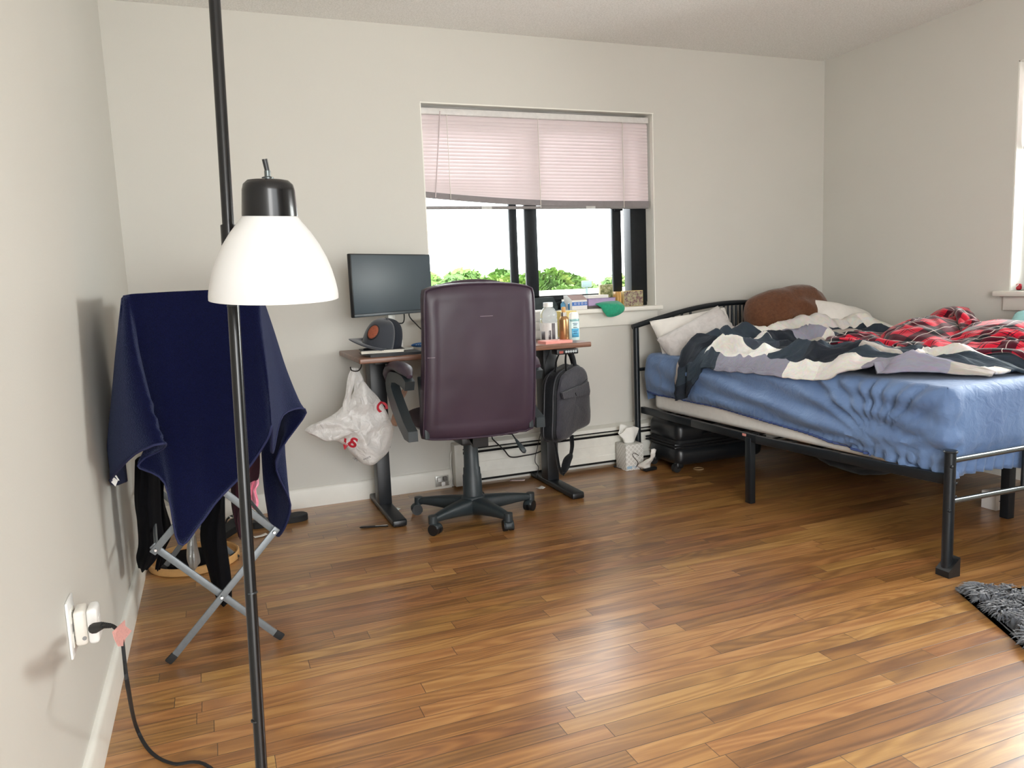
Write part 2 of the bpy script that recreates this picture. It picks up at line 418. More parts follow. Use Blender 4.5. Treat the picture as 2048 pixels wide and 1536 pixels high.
# ---- right window (only its near reveal shows at the edge of the frame)
w2_ = bpy.data.objects.new('window_2', None); COL.objects.link(w2_); w2_.location = (W+.1, (RY0+RY1)/2, RZ0); ORG['window_2'] = Vector(w2_.location); struct(w2_, 'bright window in the right wall above the bed', 'window')
q = MB(); q.bx((W+.002, RY0, RZ0), (W+.2, RY0+T, RZ1)); q.bx((W+.002, RY1-T, RZ0), (W+.2, RY1, RZ1)); q.bx((W+.002, RY0, RZ1-T), (W+.2, RY1, RZ1)); q.build('reveal', M_rev, w2_, smooth=False)
q = MB(); XG = W+.125
for (ya, yb, za, zb) in ((RY0+T, RY0+.05, RZ0, RZ1), (RY1-.05, RY1-T, RZ0, RZ1), (RY0, RY1, RZ0, RZ0+.05), (RY0, RY1, RZ1-.05, RZ1-T), (-2.03, -1.98, RZ0, RZ1)): q.bx((XG, ya, za), (XG+.05, yb, zb), .003)
q.build('frame', M_frame, w2_)
MB().bx((XG+.02, RY0+.04, RZ0+.04), (XG+.024, RY1-.04, RZ1-.04)).build('pane', M_glass, w2_, smooth=False)
MB().bx((W-.05, RY0-.055, RZ0-.028), (W+.2, RY1+.055, RZ0), .006).build('sill', M_trim, w2_)
MB().bx((W-.016, RY0-.02, RZ0-.10), (W, RY1+.02, RZ0-.028), .004).build('apron', M_trim, w2_)

# ---- venetian blinds
def slat_mat(name, tint):
    m, nd, lk, b = nmat(name)
    tc = nd.new('ShaderNodeTexCoord'); nz = N(nd, 'ShaderNodeTexNoise', i_Scale=6.0); lk.new(tc.outputs['Object'], nz.inputs['Vector'])
    c = srgb(*tint); r = ramp(nd, [(.3, tuple(v*.96 for v in c[:3])+(1,)), (.7, c)]); lk.new(nz.outputs['Fac'], r.inputs['Fac'])
    d = nd.new('ShaderNodeBsdfDiffuse'); t = nd.new('ShaderNodeBsdfTranslucent'); lk.new(r.outputs['Color'], d.inputs['Color']); lk.new(r.outputs['Color'], t.inputs['Color'])
    g = nd.new('ShaderNodeBsdfGlossy'); g.inputs['Roughness'].default_value = .35
    a = nd.new('ShaderNodeMixShader'); a.inputs[0].default_value = .035; lk.new(d.outputs[0], a.inputs[1]); lk.new(t.outputs[0], a.inputs[2])
    e = nd.new('ShaderNodeMixShader'); e.inputs[0].default_value = .05; lk.new(a.outputs[0], e.inputs[1]); lk.new(g.outputs[0], e.inputs[2])
    lk.new(e.outputs[0], nd['Material Output'].inputs['Surface']); return m
M_slat = slat_mat('translucent_blind_vinyl', (224, 211, 213))
M_cord = mat('blind_cord', (226, 222, 214), .7)
YB = .045
bl = thing('venetian_blind', 'white horizontal slat blind half raised over the back window', 'blind', ((WX0+WX1)/2, YB, WZ1))
BX0, BX1 = WX0+.012, at(1294, 300, 'y', YB).x
zt = WZ1-.022
MB().bx((BX0, YB-.02, zt-.032), (BX1, YB+.02, zt), .003).build('headrail', mat('blind_rail', (214, 212, 210), .4), bl)
zb_r = at(1292, 416, 'y', YB).z        # underside of the stack, right end
NS = 24; pit = (zt-.045-(zb_r+.045))/(NS-1)
def slat(m_, z, tilt, dz_left, w=.0275, seg=16):
    rows = []
    for a in range(5):
        t_ = (a/4-.5)*w; crv = .0022*(1-(2*a/4-1)**2)
        r_ = []
        for k in range(seg+1):
            u = k/seg; x = BX0+(BX1-BX0)*u
            lift = dz_left*max(0, 1-u/.62)**1.5
            r_.append(Vector((x, YB+t_*math.cos(tilt)-crv*math.sin(tilt), z+lift+t_*math.sin(tilt)+crv*math.cos(tilt))))
        rows.append(r_)
    m_.grid(rows)
for k in range(NS):
    z = zt-.045-pit*k
    m_ = MB(); f_ = k/(NS-1)
    slat(m_, z, math.radians(73), .05*max(0, (f_-.72)/.28)**1.6)
    m_.build('slat', M_slat, bl, ang=60)
rows = []
for k in range(41):
    u = k/40; x = BX0+(BX1-BX0)*u; zc = zb_r+.026+.048*max(0, 1-u/.66)**1.7
    rows.append([Vector((x, YB+y_, zc+z_)) for y_, z_ in ((-.0125, -.017), (-.0138, 0), (-.0125, .014), (.0125, .014), (.0138, 0), (.0125, -.016))])
MB().grid(rows, closed_u=True).build('gathered_slats', mat('gathered_slat', (128, 122, 124), .5), bl, ang=60)  # stack greyer than the slats: backlit shade put into its colour
q = MB(); pr = []
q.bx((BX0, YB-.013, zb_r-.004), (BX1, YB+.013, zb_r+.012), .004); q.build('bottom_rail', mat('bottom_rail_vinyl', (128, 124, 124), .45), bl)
for px, up_ in ((897, .05), (1078, 0), (1246, 0)):
    p0 = at(px, 305, 'y', YB-.017).x
    MB().tube([(p0, YB-.017, zt-.03), (p0, YB-.017, zb_r+up_)], .0016, 6).build('ladder_cord', M_cord, bl)
pa = at(880, 222, 'y', YB-.03); pb = at(871, 395, 'y', YB-.03)
MB().cyl(pa, pb, .0028).build('tilt_wand', mat('clear_wand', (196, 182, 184), .25), bl)
for px in (974, 1182):
    c_ = at(px, 424, 'y', YB-.016); MB().bx((c_.x-.03, YB-.0165, zb_r-.006), (c_.x+.03, YB-.013, zb_r+.010), .001).build('rail_clip', mat('clip_plastic', (190, 190, 188), .3), bl)
bl2 = thing('venetian_blind', 'raised white blind at the top of the right wall window', 'blind', (W+.05, (RY0+RY1)/2, RZ1))
MB().bx((W+.03, RY0+.012, RZ1-.055), (W+.07, RY1-.012, RZ1-.022), .003).build('headrail', mat('blind_rail', (214, 212, 210), .4), bl2)
q = MB(); zlo2 = at(2046, 287, 'x', W+.05).z
for k in range(18):
    z = RZ1-.068-(RZ1-.068-zlo2)/17*k; rr_ = []
    for a in range(4):
        t_ = (a/3-.5)*.0245
        rr_.append([Vector((W+.05+t_*.45, RY0+.014+(RY1-RY0-.028)*j, z-t_*.9)) for j in (0, 1)])
    q.grid(rr_)
q.build('slats', M_slat, bl2)
MB().bx((W+.038, RY0+.014, zlo2-.03), (W+.062, RY1-.014, zlo2-.012), .004).build('bottom_rail', mat('bottom_rail_vinyl', (128, 124, 124), .45), bl2)

# ---- baseboard heater along the back wall
M_heat = mat('heater_enamel', (222, 221, 213), .38, var=.05, nscale=14)
M_dark = mat('dark_gap', (16, 15, 14), .8)
X0h, X1h = 1.528, W-.01
ht = thing('baseboard_heater', 'long white baseboard heater running along the back wall', 'heater', ((X0h+X1h)/2, -.03, 0))
ex_ = Vector((X1h-X0h, 0, 0))
MB().prism([(X0h, 0, .015), (X0h, -.012, .015), (X0h, -.012, .225), (X0h, 0, .225)], ex_).build('back_plate', M_dark, ht)
q = MB(); q.prism([(X0h, -.062, .042), (X0h, -.066, .042), (X0h, -.066, .075), (X0h, -.062, .08), (X0h, -.062, .135), (X0h, -.064, .137), (X0h, -.064, .178), (X0h, -.058, .186), (X0h, -.056, .186), (X0h, -.058, .176)], ex_)
q.build('front_cover', M_heat, ht, ang=30)
q = MB(); q.prism([(X0h, 0, .249), (X0h, -.018, .249), (X0h, -.05, .236), (X0h, -.055, .218), (X0h, -.052, .216), (X0h, -.046, .232), (X0h, -.016, .243), (X0h, 0, .243)], ex_)
q.build('top_cap', M_heat, ht, ang=30)
q = MB(); q.prism([(X0h, -.045, .204), (X0h, -.058, .200), (X0h, -.059, .203), (X0h, -.046, .208)], ex_); q.build('damper', M_heat, ht, ang=30)
q = MB(); q.bx((X0h-.004, -.068, .012), (X0h+.045, -.0, .246), .004); q.build('end_cap', M_heat, ht)
MB().bx((X0h+.03, -.04, .04), (X1h, -.014, .15)).build('fin_element', M_dark, ht)
# ================================================================ STANDING DESK
M_walnut, nd, lk, b = nmat('walnut_laminate')
tc = nd.new('ShaderNodeTexCoord'); mp = nd.new('ShaderNodeMapping'); mp.inputs['Scale'].default_value = (3, 60, 60); lk.new(tc.outputs['Object'], mp.inputs[0])
nz = N(nd, 'ShaderNodeTexNoise', i_Scale=1.0, i_Detail=5.0, i_Distortion=.5); lk.new(mp.outputs[0], nz.inputs['Vector'])
r = ramp(nd, [(.3, srgb(92, 62, 48)), (.7, srgb(140, 100, 80))]); lk.new(nz.outputs['Fac'], r.inputs['Fac']); lk.new(r.outputs['Color'], b.inputs['Base Color']); b.inputs['Roughness'].default_value = .35
M_black = mat('black_powder_coat', (26, 29, 33), .42, var=.12, nscale=60)
M_blackp = mat('black_plastic', (22, 24, 27), .38, var=.1, nscale=80)
M_rub = mat('black_rubber', (18, 18, 19), .75)
M_steel = mat('bright_steel', (196, 198, 200), .28, 1.0, var=.04)
DZ = .803; DX0, DX1, DYF, DYB = .948, 2.115, -.585, -.022
desk = thing('standing_desk', 'walnut topped standing desk with black metal legs under the window', 'desk', ((DX0+DX1)/2, (DYF+DYB)/2, 0))
MB().bx((DX0, DYF, DZ-.025), (DX1, DYB, DZ), .006, 3).build('desktop', M_walnut, desk)
MB().bx((DX0+.1, -.27, DZ-.055), (DX1-.08, -.19, DZ-.027), .003).build('cross_beam', M_black, desk)
for lx in (1.088, 2.02):
    c = MB(); c.bx((lx-.04, -.285, .32), (lx+.04, -.175, DZ-.026), .004); col_ = c.build('leg_column', M_black, desk)
    MB().bx((lx-.033, -.275, .03), (lx+.033, -.185, .33), .004).build('inner_tube', M_black, col_)
    q = MB(); q.bx((lx-.035, -.575, .004), (lx+.035, -.03, .034), .008, 3); ft = q.build('foot', M_black, desk)
    MB().bx((lx-.0335, -.579, .002), (lx+.0335, -.525, .032), .008).build('foot_cap', M_blackp, ft)
    MB().bx((lx-.045, -.45, DZ-.045), (lx+.045, -.06, DZ-.026), .002).build('top_bracket', M_black, desk)
# control panel
pc = at(1140, 694, 'y', DYF-.012); px0 = at(1113, 694, 'y', DYF-.012).x; px1 = at(1156, 690, 'y', DYF-.012).x
cp = MB().bx((px0, DYF-.016, DZ-.052), (px1, DYF+.05, DZ-.0255), .004).build('control_panel', M_blackp, desk)
for k in range(5):
    x = px0+.05+k*(px1-px0-.06)/4.4
    MB().cyl((x, DYF-.0158, DZ-.039), (x, DYF-.0175, DZ-.039), .006, seg=18).build('button', mat('button_ring', (170, 176, 178), .35), cp)
MB().bx((px0+.012, DYF-.0168, DZ-.046), (px0+.034, DYF-.0158, DZ-.034)).build('display', mat('red_panel_label', (150, 72, 62), .4), cp)
# wire hook under the left end that carries the bag
hk = at(709, 738, 'y', -.42)
hx = hk.x
q = MB(); q.tube(cr([(hx+.03, -.44, DZ-.026), (hx+.028, -.44, hk.z+.01), (hx+.012, -.44, hk.z-.008), (hx-.016, -.44, hk.z-.004), (hx-.022, -.44, hk.z+.014)], 6), .0028, 8)
q.build('bag_hook', mat('hook_wire', (60, 56, 54), .35, .8), desk)

# ---------------------------------------------------------------- monitor
mL0, mL1 = at(697, 507, 'y', -.50), at(707, 637, 'y', -.50)
MC = Vector((0, 0, 0))
# solve the panel: left edge nearer the room, swung to face the chair
pl = at(699, 507, 'y', -.44); pb_ = at(708, 636, 'y', -.44)
ang = math.radians(33)
pw = .553
ux = Vector((math.cos(ang), math.sin(ang), 0)); un = Vector((math.sin(ang), -math.cos(ang), 0))
ph = pl.z-pb_.z
org_ = Vector((pl.x, pl.y, pb_.z))
mon = thing('computer_monitor', 'thin black flat screen monitor switched off, standing on the desk', 'monitor', (org_.x+.25*ux.x, org_.y+.25*ux.y+.05, DZ))
Mm = frame(org_, ux, (0, 0, 1))
q = MB(); q.bx((0, 0, -.020), (pw, ph, 0), .004); bmesh.ops.transform(q.bm, matrix=Mm, verts=q.bm.verts); q.build('housing', M_blackp, mon)
M_scr = mat('matte_screen', (50, 63, 71), .45, spec=.6, var=.03, nscale=3)
q = MB(); q.bx((.006, .016, -.001), (pw-.006, ph-.006, .0012), .0004); bmesh.ops.transform(q.bm, matrix=Mm, verts=q.bm.verts); q.build('screen', M_scr, mon)
q = MB(); q.bx((.004, .001, 0), (pw-.004, .014, .0016), .0004); bmesh.ops.transform(q.bm, matrix=Mm, verts=q.bm.verts); q.build('bezel', mat('bezel_plastic', (44, 54, 60), .4), mon)
M_silver = mat('silver_plastic', (186, 186, 180), .38, .2)
pc_ = org_+ux*(pw*.50)-un*.045
q = MB(); q.bar((pc_.x, pc_.y, DZ+.012), (pc_.x+.005, pc_.y, org_.z+.2), .052, .03, up=un, bev=.008); q.build('stand_post', M_silver, mon)
MB().lathe([(0, 0), (.115, 0), (.117, .004), (.11, .011), (.03, .014), (0, .014)], (pc_.x, pc_.y, DZ), seg=40).build('stand_base', M_silver, mon)
q = MB(); q.bar((pc_.x, pc_.y, org_.z+.12), Vector((pc_.x, pc_.y, org_.z+.12))+un*.032, .07, .07); q.build('mount', M_blackp, mon)
c0 = org_+ux*(pw*.62)-un*.01
q = MB(); q.tube(cr([c0+Vector((0, 0, .06)), c0+Vector((0, .01, -.04)), at(785, 650, 'y', c0.y+.02), (at(778, 690, 'y', c0.y+.03).x, c0.y+.04, DZ+.006)], 8), .0032, 8); q.build('video_cable', M_rub, mon)
c0 = org_+ux*(pw*.84)-un*.01
q = MB(); q.tube(cr([c0+Vector((0, 0, .05)), at(818, 628, 'y', c0.y+.01), at(834, 650, 'y', c0.y+.02), at(852, 668, 'y', c0.y+.02), (at(866, 680, 'y', c0.y).x, c0.y+.02, DZ+.006)], 8), .003, 8); q.build('power_cable', M_rub, mon)

# ---------------------------------------------------------------- cap, notebooks and small things on the left of the desk
nb0 = at(706, 706, 'z', DZ+.004)
def slab(name, lab, cat, pts, z0, h, m, bev=.002, group=None, page=None):
    c = sum((Vector((p[0], p[1])) for p in pts), Vector((0, 0)))/len(pts)
    t = thing(name, lab, cat, (c.x, c.y, z0), 0, group)
    if page is None:
        MB().prism([(p[0], p[1], z0) for p in pts], (0, 0, h)).build('body', m, t, smooth=False)
    else:
        MB().prism([(p[0], p[1], z0) for p in pts], (0, 0, .0025)).build('back_cover', m, t, smooth=False)
        MB().prism([(p[0], p[1], z0+h-.0025) for p in pts], (0, 0, .0025)).build('front_cover', m, t, smooth=False)
        ins = [c+(Vector((p[0], p[1]))-c)*.965 for p in pts]
        MB().prism([(p[0], p[1], z0+.0025) for p in ins], (0, 0, h-.005)).build('pages', page, t, smooth=False)
    return t
def quad(c, w, d, rz):
    e1 = Vector((math.cos(rz), math.sin(rz))); e2 = Vector((-e1.y, e1.x)); c = Vector((c[0], c[1]))
    return [c+e1*(w/2*a)+e2*(d/2*b_) for a, b_ in ((-1, -1), (1, -1), (1, 1), (-1, 1))]
M_page = mat('paper_pages', (226, 220, 206), .8, var=.05, nscale=200)
M_blkcover = mat('black_notebook_cover', (24, 26, 31), .5)
slab('laptop_sleeve', 'flat black slim case lying at the front left of the desk under the notebook', 'case', quad((1.125, -.49), .25, .15, .03), DZ, .012, M_blkcover)
slab('notebook', 'black covered notebook with cream pages under the cap', 'notebook', quad((1.075, -.47), .20, .125, -.12), DZ+.012, .018, M_blkcover, page=M_page)
t = thing('phone', 'small dark phone lying on the black notebook beside the cap brim', 'phone', (1.02, -.49, DZ+.030), -.5)
MB().box((0, 0, .004), (.06, .035, .008), None, .003).build('body', M_blackp, t, local=True); MB().box((.012, -.006, .0083), (.03, .014, .0008)).build('label_strip', mat('silver_strip', (200, 202, 204), .3), t, local=True)

def cap(loc, rz, lab):
    t = thing('baseball_cap', lab, 'cap', loc, rz)
    M_felt = mat('dark_grey_felt', (46, 50, 58), .85, sheen=.3, var=.1, nscale=300, bump=.1)
    M_navy = mat('dark_navy_cotton', (20, 25, 36), .9, var=.15, nscale=200)
    # crown: front is +x. A superelliptic dome, slightly flattened at the back
    def crown(a, v):
        rx, ry, h = .098, .080, .125
        z = h*math.sin(v*PI/2)**.9
        k = math.cos(v*PI/2)**.62
        lean = -.012*math.sin(v*PI/2)
        return Vector((rx*k*math.cos(a)+lean, ry*k*math.sin(a), z))
    def part(a0, a1, name, m):
        rows = [[crown(a0+(a1-a0)*j/20, i/16) for j in range(21)] for i in range(17)]
        return MB().grid(rows).build(name, m, t, local=True, solid=.002)
    part(-PI*.52, PI*.52, 'front_panel', M_felt); part(PI*.52, PI*1.48, 'back_panel', M_navy)
    MB().ball((-.012, 0, .124), (.007, .007, .004)).build('top_button', M_felt, t, local=True)
    rows = []
    for i in range(9):
        s_ = i/8; row = []
        for j in range(25):
            a = -PI*.40+PI*.80*j/24
            b0 = crown(a, .02); ex = Vector((.075*math.cos(a*.95)**1.0*s_, .0, 0))
            y = b0.y*(1+.10*s_)
            row.append(Vector((b0.x+ex.x*1.05, y, .010+.024*s_**.8-4.2*s_**.7*y*y+.004*math.sin(PI*s_))))
        rows.append(row)
    MB().grid(rows).build('brim', M_felt, t, local=True, solid=.003)
    # round patch on the front
    M_or = mat('orange_brown_patch', (140, 72, 48), .7, var=.2, nscale=150); M_bk = mat('patch_edge', (26, 24, 26), .8)
    for rr, m, of, nm in ((.036, M_bk, .0012, 'patch_edge'), (.030, M_or, .0024, 'patch')):
        rows = []
        for i in range(7):
            row = []
            for j in range(24):
                q_ = 2*PI*j/24; u = rr*i/6*math.cos(q_); v = rr*i/6*math.sin(q_)
                p_ = crown(u/.088+.30, .40+v/.155); nn = Vector((p_.x+.03, p_.y, p_.z*.5)).normalized()
                row.append(p_+nn*of)
            rows.append(row)
        MB().grid(rows, closed_u=True).build(nm, m, t, local=True, solid=.001)
    # little white stitched mark on the side
    pts = [(0, 0), (.01, .004), (.012, .016), (.006, .024), (.009, .031), (0, .026), (-.006, .018), (-.003, .008)]
    q = MB(); q.prism([crown(-PI*.68+u/.085, .10+v/.19)*1.0+Vector((math.cos(-PI*.68)*.0035, math.sin(-PI*.68)*.0035, 0)) for u, v in pts], (-.001, -.002, 0)); q.build('side_mark', mat('white_stitching', (222, 224, 226), .7), t, local=True, smooth=False)
    return t
cp_ = at(764, 703, 'y', -.45)
cap_ = cap((cp_.x, -.45, DZ+.046), math.radians(180+24), 'dark grey baseball cap with an orange round patch on the notebooks')
cap_.rotation_euler = (-.30, -.02, math.radians(204))
# white cube
wc = at(801, 695, 'z', DZ)
t = thing('earbud_case', 'small white plastic cube standing on the desk right of the cap', 'case', (wc.x, wc.y+.03, DZ))
M_wp = mat('white_plastic', (232, 232, 230), .3, var=.02)
MB().bx((wc.x-.018, wc.y+.01, DZ), (wc.x+.018, wc.y+.035, DZ+.040), .005, 3).build('body', M_wp, t); MB().bx((wc.x-.0184, wc.y+.0095, DZ+.026), (wc.x+.0184, wc.y+.0355, DZ+.0268)).build('lid_seam', mat('seam_grey', (170, 172, 172), .5), t)
# papers / tray behind
M_paper = mat('white_paper', (228, 226, 222), .8, var=.03)
slab('paper_stack', 'loose stack of white papers on the desk behind the small white cube', 'paper', quad((1.40, -.33), .24, .17, .06), DZ, .014, M_paper)
t = thing('zip_pouch', 'dark blue zipped pouch on the desk left of the chair back', 'pouch', at(842, 690, 'z', DZ)+Vector((0.01, .17, 0)))
o = Vector(t.location)
M_blue = mat('dark_blue_nylon', (38, 52, 84), .6, var=.15, nscale=60, bump=.1)
rows = []
for i in range(15):
    v = i/14; row = []
    for j in range(36):
        a = 2*PI*j/36
        k = math.sin(PI*min(1, max(0, v)))**.45 if 0 < v < 1 else 0.02
        p_ = Vector((.075*k*math.cos(a), .042*k*math.sin(a), .082*v))
        p_ += Vector((.006, .004, .003))*fbm(p_, 30); row.append(o+Vector((p_.x, p_.y, max(0, p_.z))))
    rows.append(row)
MB().grid(rows, closed_u=True).build('body', M_blue, t)
q = MB(); q.tube([o+Vector((.077*math.cos(a), .044*math.sin(a), .046)) for a in [2*PI*k/30 for k in range(30)]], .0028, 6, closed=True); q.build('zip', mat('pale_zip', (150, 170, 200), .4), t)
t = thing('hair_brush', 'blue plastic handled brush lying on the papers beside the chair back', 'brush', at(836, 700, 'z', DZ+.004)+Vector((0, .035, .0)))
o = Vector((t.location.x, t.location.y, DZ+.014))
MB().ball(o+Vector((.03, 0, .012)), (.055, .022, .012)).build('head', mat('blue_plastic', (40, 92, 150), .35), t)
q = MB()
for k in range(7): q.cyl(o+Vector((-.005+.011*k, -.02, .014)), o+Vector((-.005+.011*k, -.034, .016)), .0015, seg=6)
q.build('bristles', mat('pale_bristle', (190, 204, 214), .5), t)
slab('tablet', 'thin dark tablet lying flat at the desk edge beside the small white cube', 'tablet', quad((1.425, -.50), .20, .11, .02), DZ, .006, M_blackp)

# ---------------------------------------------------------------- right side of the desk
def on_desk(px, py): return at(px, py, 'z', DZ)
# bottle
c = at(1098, 668, 'y', -.36); c = Vector((c.x, -.36, DZ)); 
bt = thing('drink_bottle', 'clear plastic drink bottle with white label and cap on the desk', 'bottle', c)
M_clear, nd, lk, b = nmat('clear_bottle_plastic')
b.inputs['Base Color'].default_value = (.90, .96, .98, 1); b.inputs['Roughness'].default_value = .08; b.inputs['Transmission Weight'].default_value = .75; b.inputs['IOR'].default_value = 1.2
hb = (at(1098, 606, 'y', -.36).z-DZ)/.205
k_ = (at(1115, 650, 'y', -.36).x-at(1082, 650, 'y', -.36).x)/2/.036
pr = [(0, .0), (.030, .0), (.034, .006), (.034, .100), (.036, .108), (.036, .116), (.033, .122), (.035, .130), (.034, .150), (.026, .170), (.017, .182), (.016, .19), (0, .19)]
S = lambda pr: [(r_*k_, z*hb) for r_, z in pr]
MB().lathe(S(pr), c).build('body', M_clear, bt)
MB().lathe(S([(.0165, .184), (.0195, .184), (.0195, .206), (.018, .208), (0, .208)]), c).build('cap', M_wp, bt)
lb = MB().lathe(S([(.0346, .010), (.0348, .012), (.0348, .098), (.0346, .1)]), c, seg=48).build('label', mat('white_label', (222, 222, 220), .45), bt)
M_ink = mat('grey_ink', (104, 100, 104), .6); M_ink2 = mat('dark_ink', (60, 58, 66), .6)
def on_cyl(c, r, a0, a1, z0, z1, name, m, parent, n=8):
    rows = [[Vector((c.x+r*math.cos(a0+(a1-a0)*j/n), c.y+r*math.sin(a0+(a1-a0)*j/n), z)) for j in range(n+1)] for z in (z0, z1)]
    return MB().grid(rows).build(name, m, parent, solid=.0004)
rl = .0351*k_
va = math.atan2(CAM.y-c.y, CAM.x-c.x)
on_cyl(c, rl, va-1.0, va-.45, DZ+.012*hb, DZ+.055*hb, 'printed_panel', M_ink, bt)
on_cyl(c, rl, va+.35, va+.8, DZ+.012*hb, DZ+.098*hb, 'printed_panel', M_ink, bt)
on_cyl(c, rl, va-.05, va+.25, DZ+.012*hb, DZ+.060*hb, 'printed_panel', M_ink, bt)
bv = BVHTree.FromBMesh((lambda z: (z.lathe([(rl, 0), (rl, .11*hb)], c, seg=48), z.bm)[1])(MB()))
vd = Vector((c.x-CAM.x, c.y-CAM.y, 0)).normalized(); sd = Vector((-vd.y, vd.x, 0))*-1
text_mesh('FIBER', .013, frame(c+sd*.0+Vector((0, 0, .045*hb)), (0, 0, 1), -sd), mat('white_print', (230, 230, 230), .6), 'lettering', bt, bv, vd)
# gold spray bottle
c = at(1129, 681, 'y', -.47); c = Vector((c.x, -.47, DZ)); hb = (at(1128, 613, 'y', -.47).z-DZ)/.21
sp_ = thing('spray_bottle', 'gold metal spray bottle near the desk front right corner', 'bottle', c)
M_gold = mat('gold_anodised', (176, 138, 96), .32, .75, var=.05)
k_ = (at(1138, 660, 'y', -.47).x-at(1120, 660, 'y', -.47).x)/2/.026
MB().lathe(S([(0, 0), (.024, 0), (.026, .003), (.026, .128), (.024, .142), (.016, .152), (.014, .155), (0, .155)]), c).build('body', M_gold, sp_)
MB().lathe(S([(.0145, .152), (.0155, .153), (.0155, .176), (0, .176)]), c).build('collar', mat('pale_metal_collar', (170, 160, 150), .3, .7), sp_)
MB().lathe(S([(.010, .176), (.011, .178), (.011, .204), (.009, .208), (0, .208)]), c).build('nozzle', mat('tan_nozzle', (206, 158, 96), .45), sp_)
# deodorant stick
c = at(1149, 674, 'y', -.40); c = Vector((c.x, -.40, DZ)); hb = (at(1149, 624, 'y', -.40).z-DZ)/.15
de = thing('deodorant_stick', 'pale blue and white deodorant stick at the right end of the desk', 'toiletry', c)
k_ = (at(1159, 650, 'y', -.40).x-at(1139, 650, 'y', -.40).x)/2/.033
MB().lathe(S([(0, 0), (.030, 0), (.032, .004), (.0335, .02), (.0325, .112), (.031, .116), (0, .116)]), c, sy=.55).build('body', mat('pale_aqua_plastic', (206, 230, 230), .3), de)
MB().lathe(S([(.0318, .100), (.0325, .101), (.0325, .112), (.0318, .113)]), c, sy=.56).build('band', mat('teal_band', (130, 176, 178), .35), de)
MB().lathe(S([(.031, .113), (.0325, .114), (.031, .138), (.022, .149), (0, .15)]), c, sy=.55).build('cap', M_wp, de)
def on_ell(z0, z1, a0, a1, nm, m, r):
    rows = [[c+Vector((r*math.cos(a0+(a1-a0)*j/10), .56*r*math.sin(a0+(a1-a0)*j/10), z*hb)) for j in range(11)] for z in (z0, z1)]
    return MB().grid(rows).build(nm, m, de, solid=.0004)
on_ell(.015, .062, -2.35, -.85, 'blue_label', mat('sky_blue_label', (92, 178, 220), .4), .0338*k_)
for z, w_ in ((.088, .5), (.080, .35), (.066, .4), (.046, .45), (.036, .4)): on_ell(z, z+.0035, -1.6-w_, -1.6+w_, 'printed_line', mat('navy_print', (44, 72, 110), .6), .0341*k_)
# pink passport wallet
slab('wallet', 'flat pink wallet lying at the desk front beside the chair back', 'wallet', quad((at(1092, 682, 'z', DZ).x-.02, -.50), .15, .09, .05), DZ+.0, .014, mat('pink_leather', (226, 150, 140), .5, var=.08))
# grey desk organiser behind the bottle
c = at(1086, 640, 'y', -.16)
M_grey = mat('pale_grey_board', (186, 182, 176), .6, var=.04)
org2 = thing('desk_organizer', 'pale grey drawer box at the back of the desk behind the drink bottle', 'box', (c.x-.04, -.12, DZ))
ox0, ox1, oz = at(1046, 640, 'y', -.19).x, at(1107, 640, 'y', -.19).x, at(1086, 624, 'y', -.19).z
MB().bx((ox0, -.19, DZ), (ox1, -.06, oz), .003).build('body', M_grey, org2)
nd_ = 3
for k in range(nd_):
    z0 = DZ+.006+(oz-DZ-.01)/nd_*k; MB().bx((ox0+.004, -.195, z0), (ox1-.004, -.189, z0+(oz-DZ-.01)/nd_-.005), .0015).build('drawer', M_grey, org2)
slab('papers', 'white papers spread on top of the pale grey drawer box', 'paper', quad(((ox0+ox1)/2+.0, -.13), .19, .12, .2), oz, .008, M_paper)
slab('folder', 'yellow folder on the window side of the desk behind the gold bottle', 'folder', quad((at(1122, 628, 'y', -.10).x+.01, -.12), .10, .10, .1), DZ, at(1122, 622, 'y', -.10).z-DZ, mat('yellow_card', (226, 204, 128), .6))
# dark laptop-like slab standing on the sill behind
l0, l1 = at(1045, 595, 'y', -.02), at(1118, 592, 'y', -.02)
t = thing('tablet', 'dark grey tablet leaning on the window ledge behind the drink bottle', 'tablet', (l1.x-.06, .03, WZ0))
q = MB(); za = WZ0; zb_ = at(1110, 594, 'y', .03).z
q.prism([(l0.x, .0, za), (l1.x-.0, .0, za), (l1.x, .0, za+.025), (l1.x-.014, .03, zb_), (l0.x, .03, zb_)], (0, .012, 0)); q.build('body', mat('dark_slate_plastic', (38, 50, 54), .4), t, smooth=False)
for k, (px, nm, col_) in enumerate(((1126, 'small clear bottle with blue liquid on the window ledge', (120, 186, 226)), (1141, 'small blue labelled bottle on the ledge against the milk carton', (96, 160, 214)))):
    c = at(px, 606, 'y', -.01); c = Vector((c.x, -.01, WZ0))
    t = thing('small_bottle', nm, 'bottle', c)
    MB().lathe([(0, 0), (.014, 0), (.015, .003), (.015, .035), (.007, .044), (.006, .05), (0, .05)], c, seg=20).build('body', mat('blue_clear%d' % k, col_, .15, trans=.5), t)
    MB().lathe([(0, .05), (.008, .05), (.008, .062), (0, .062)], c, seg=20).build('cap', M_wp, t)
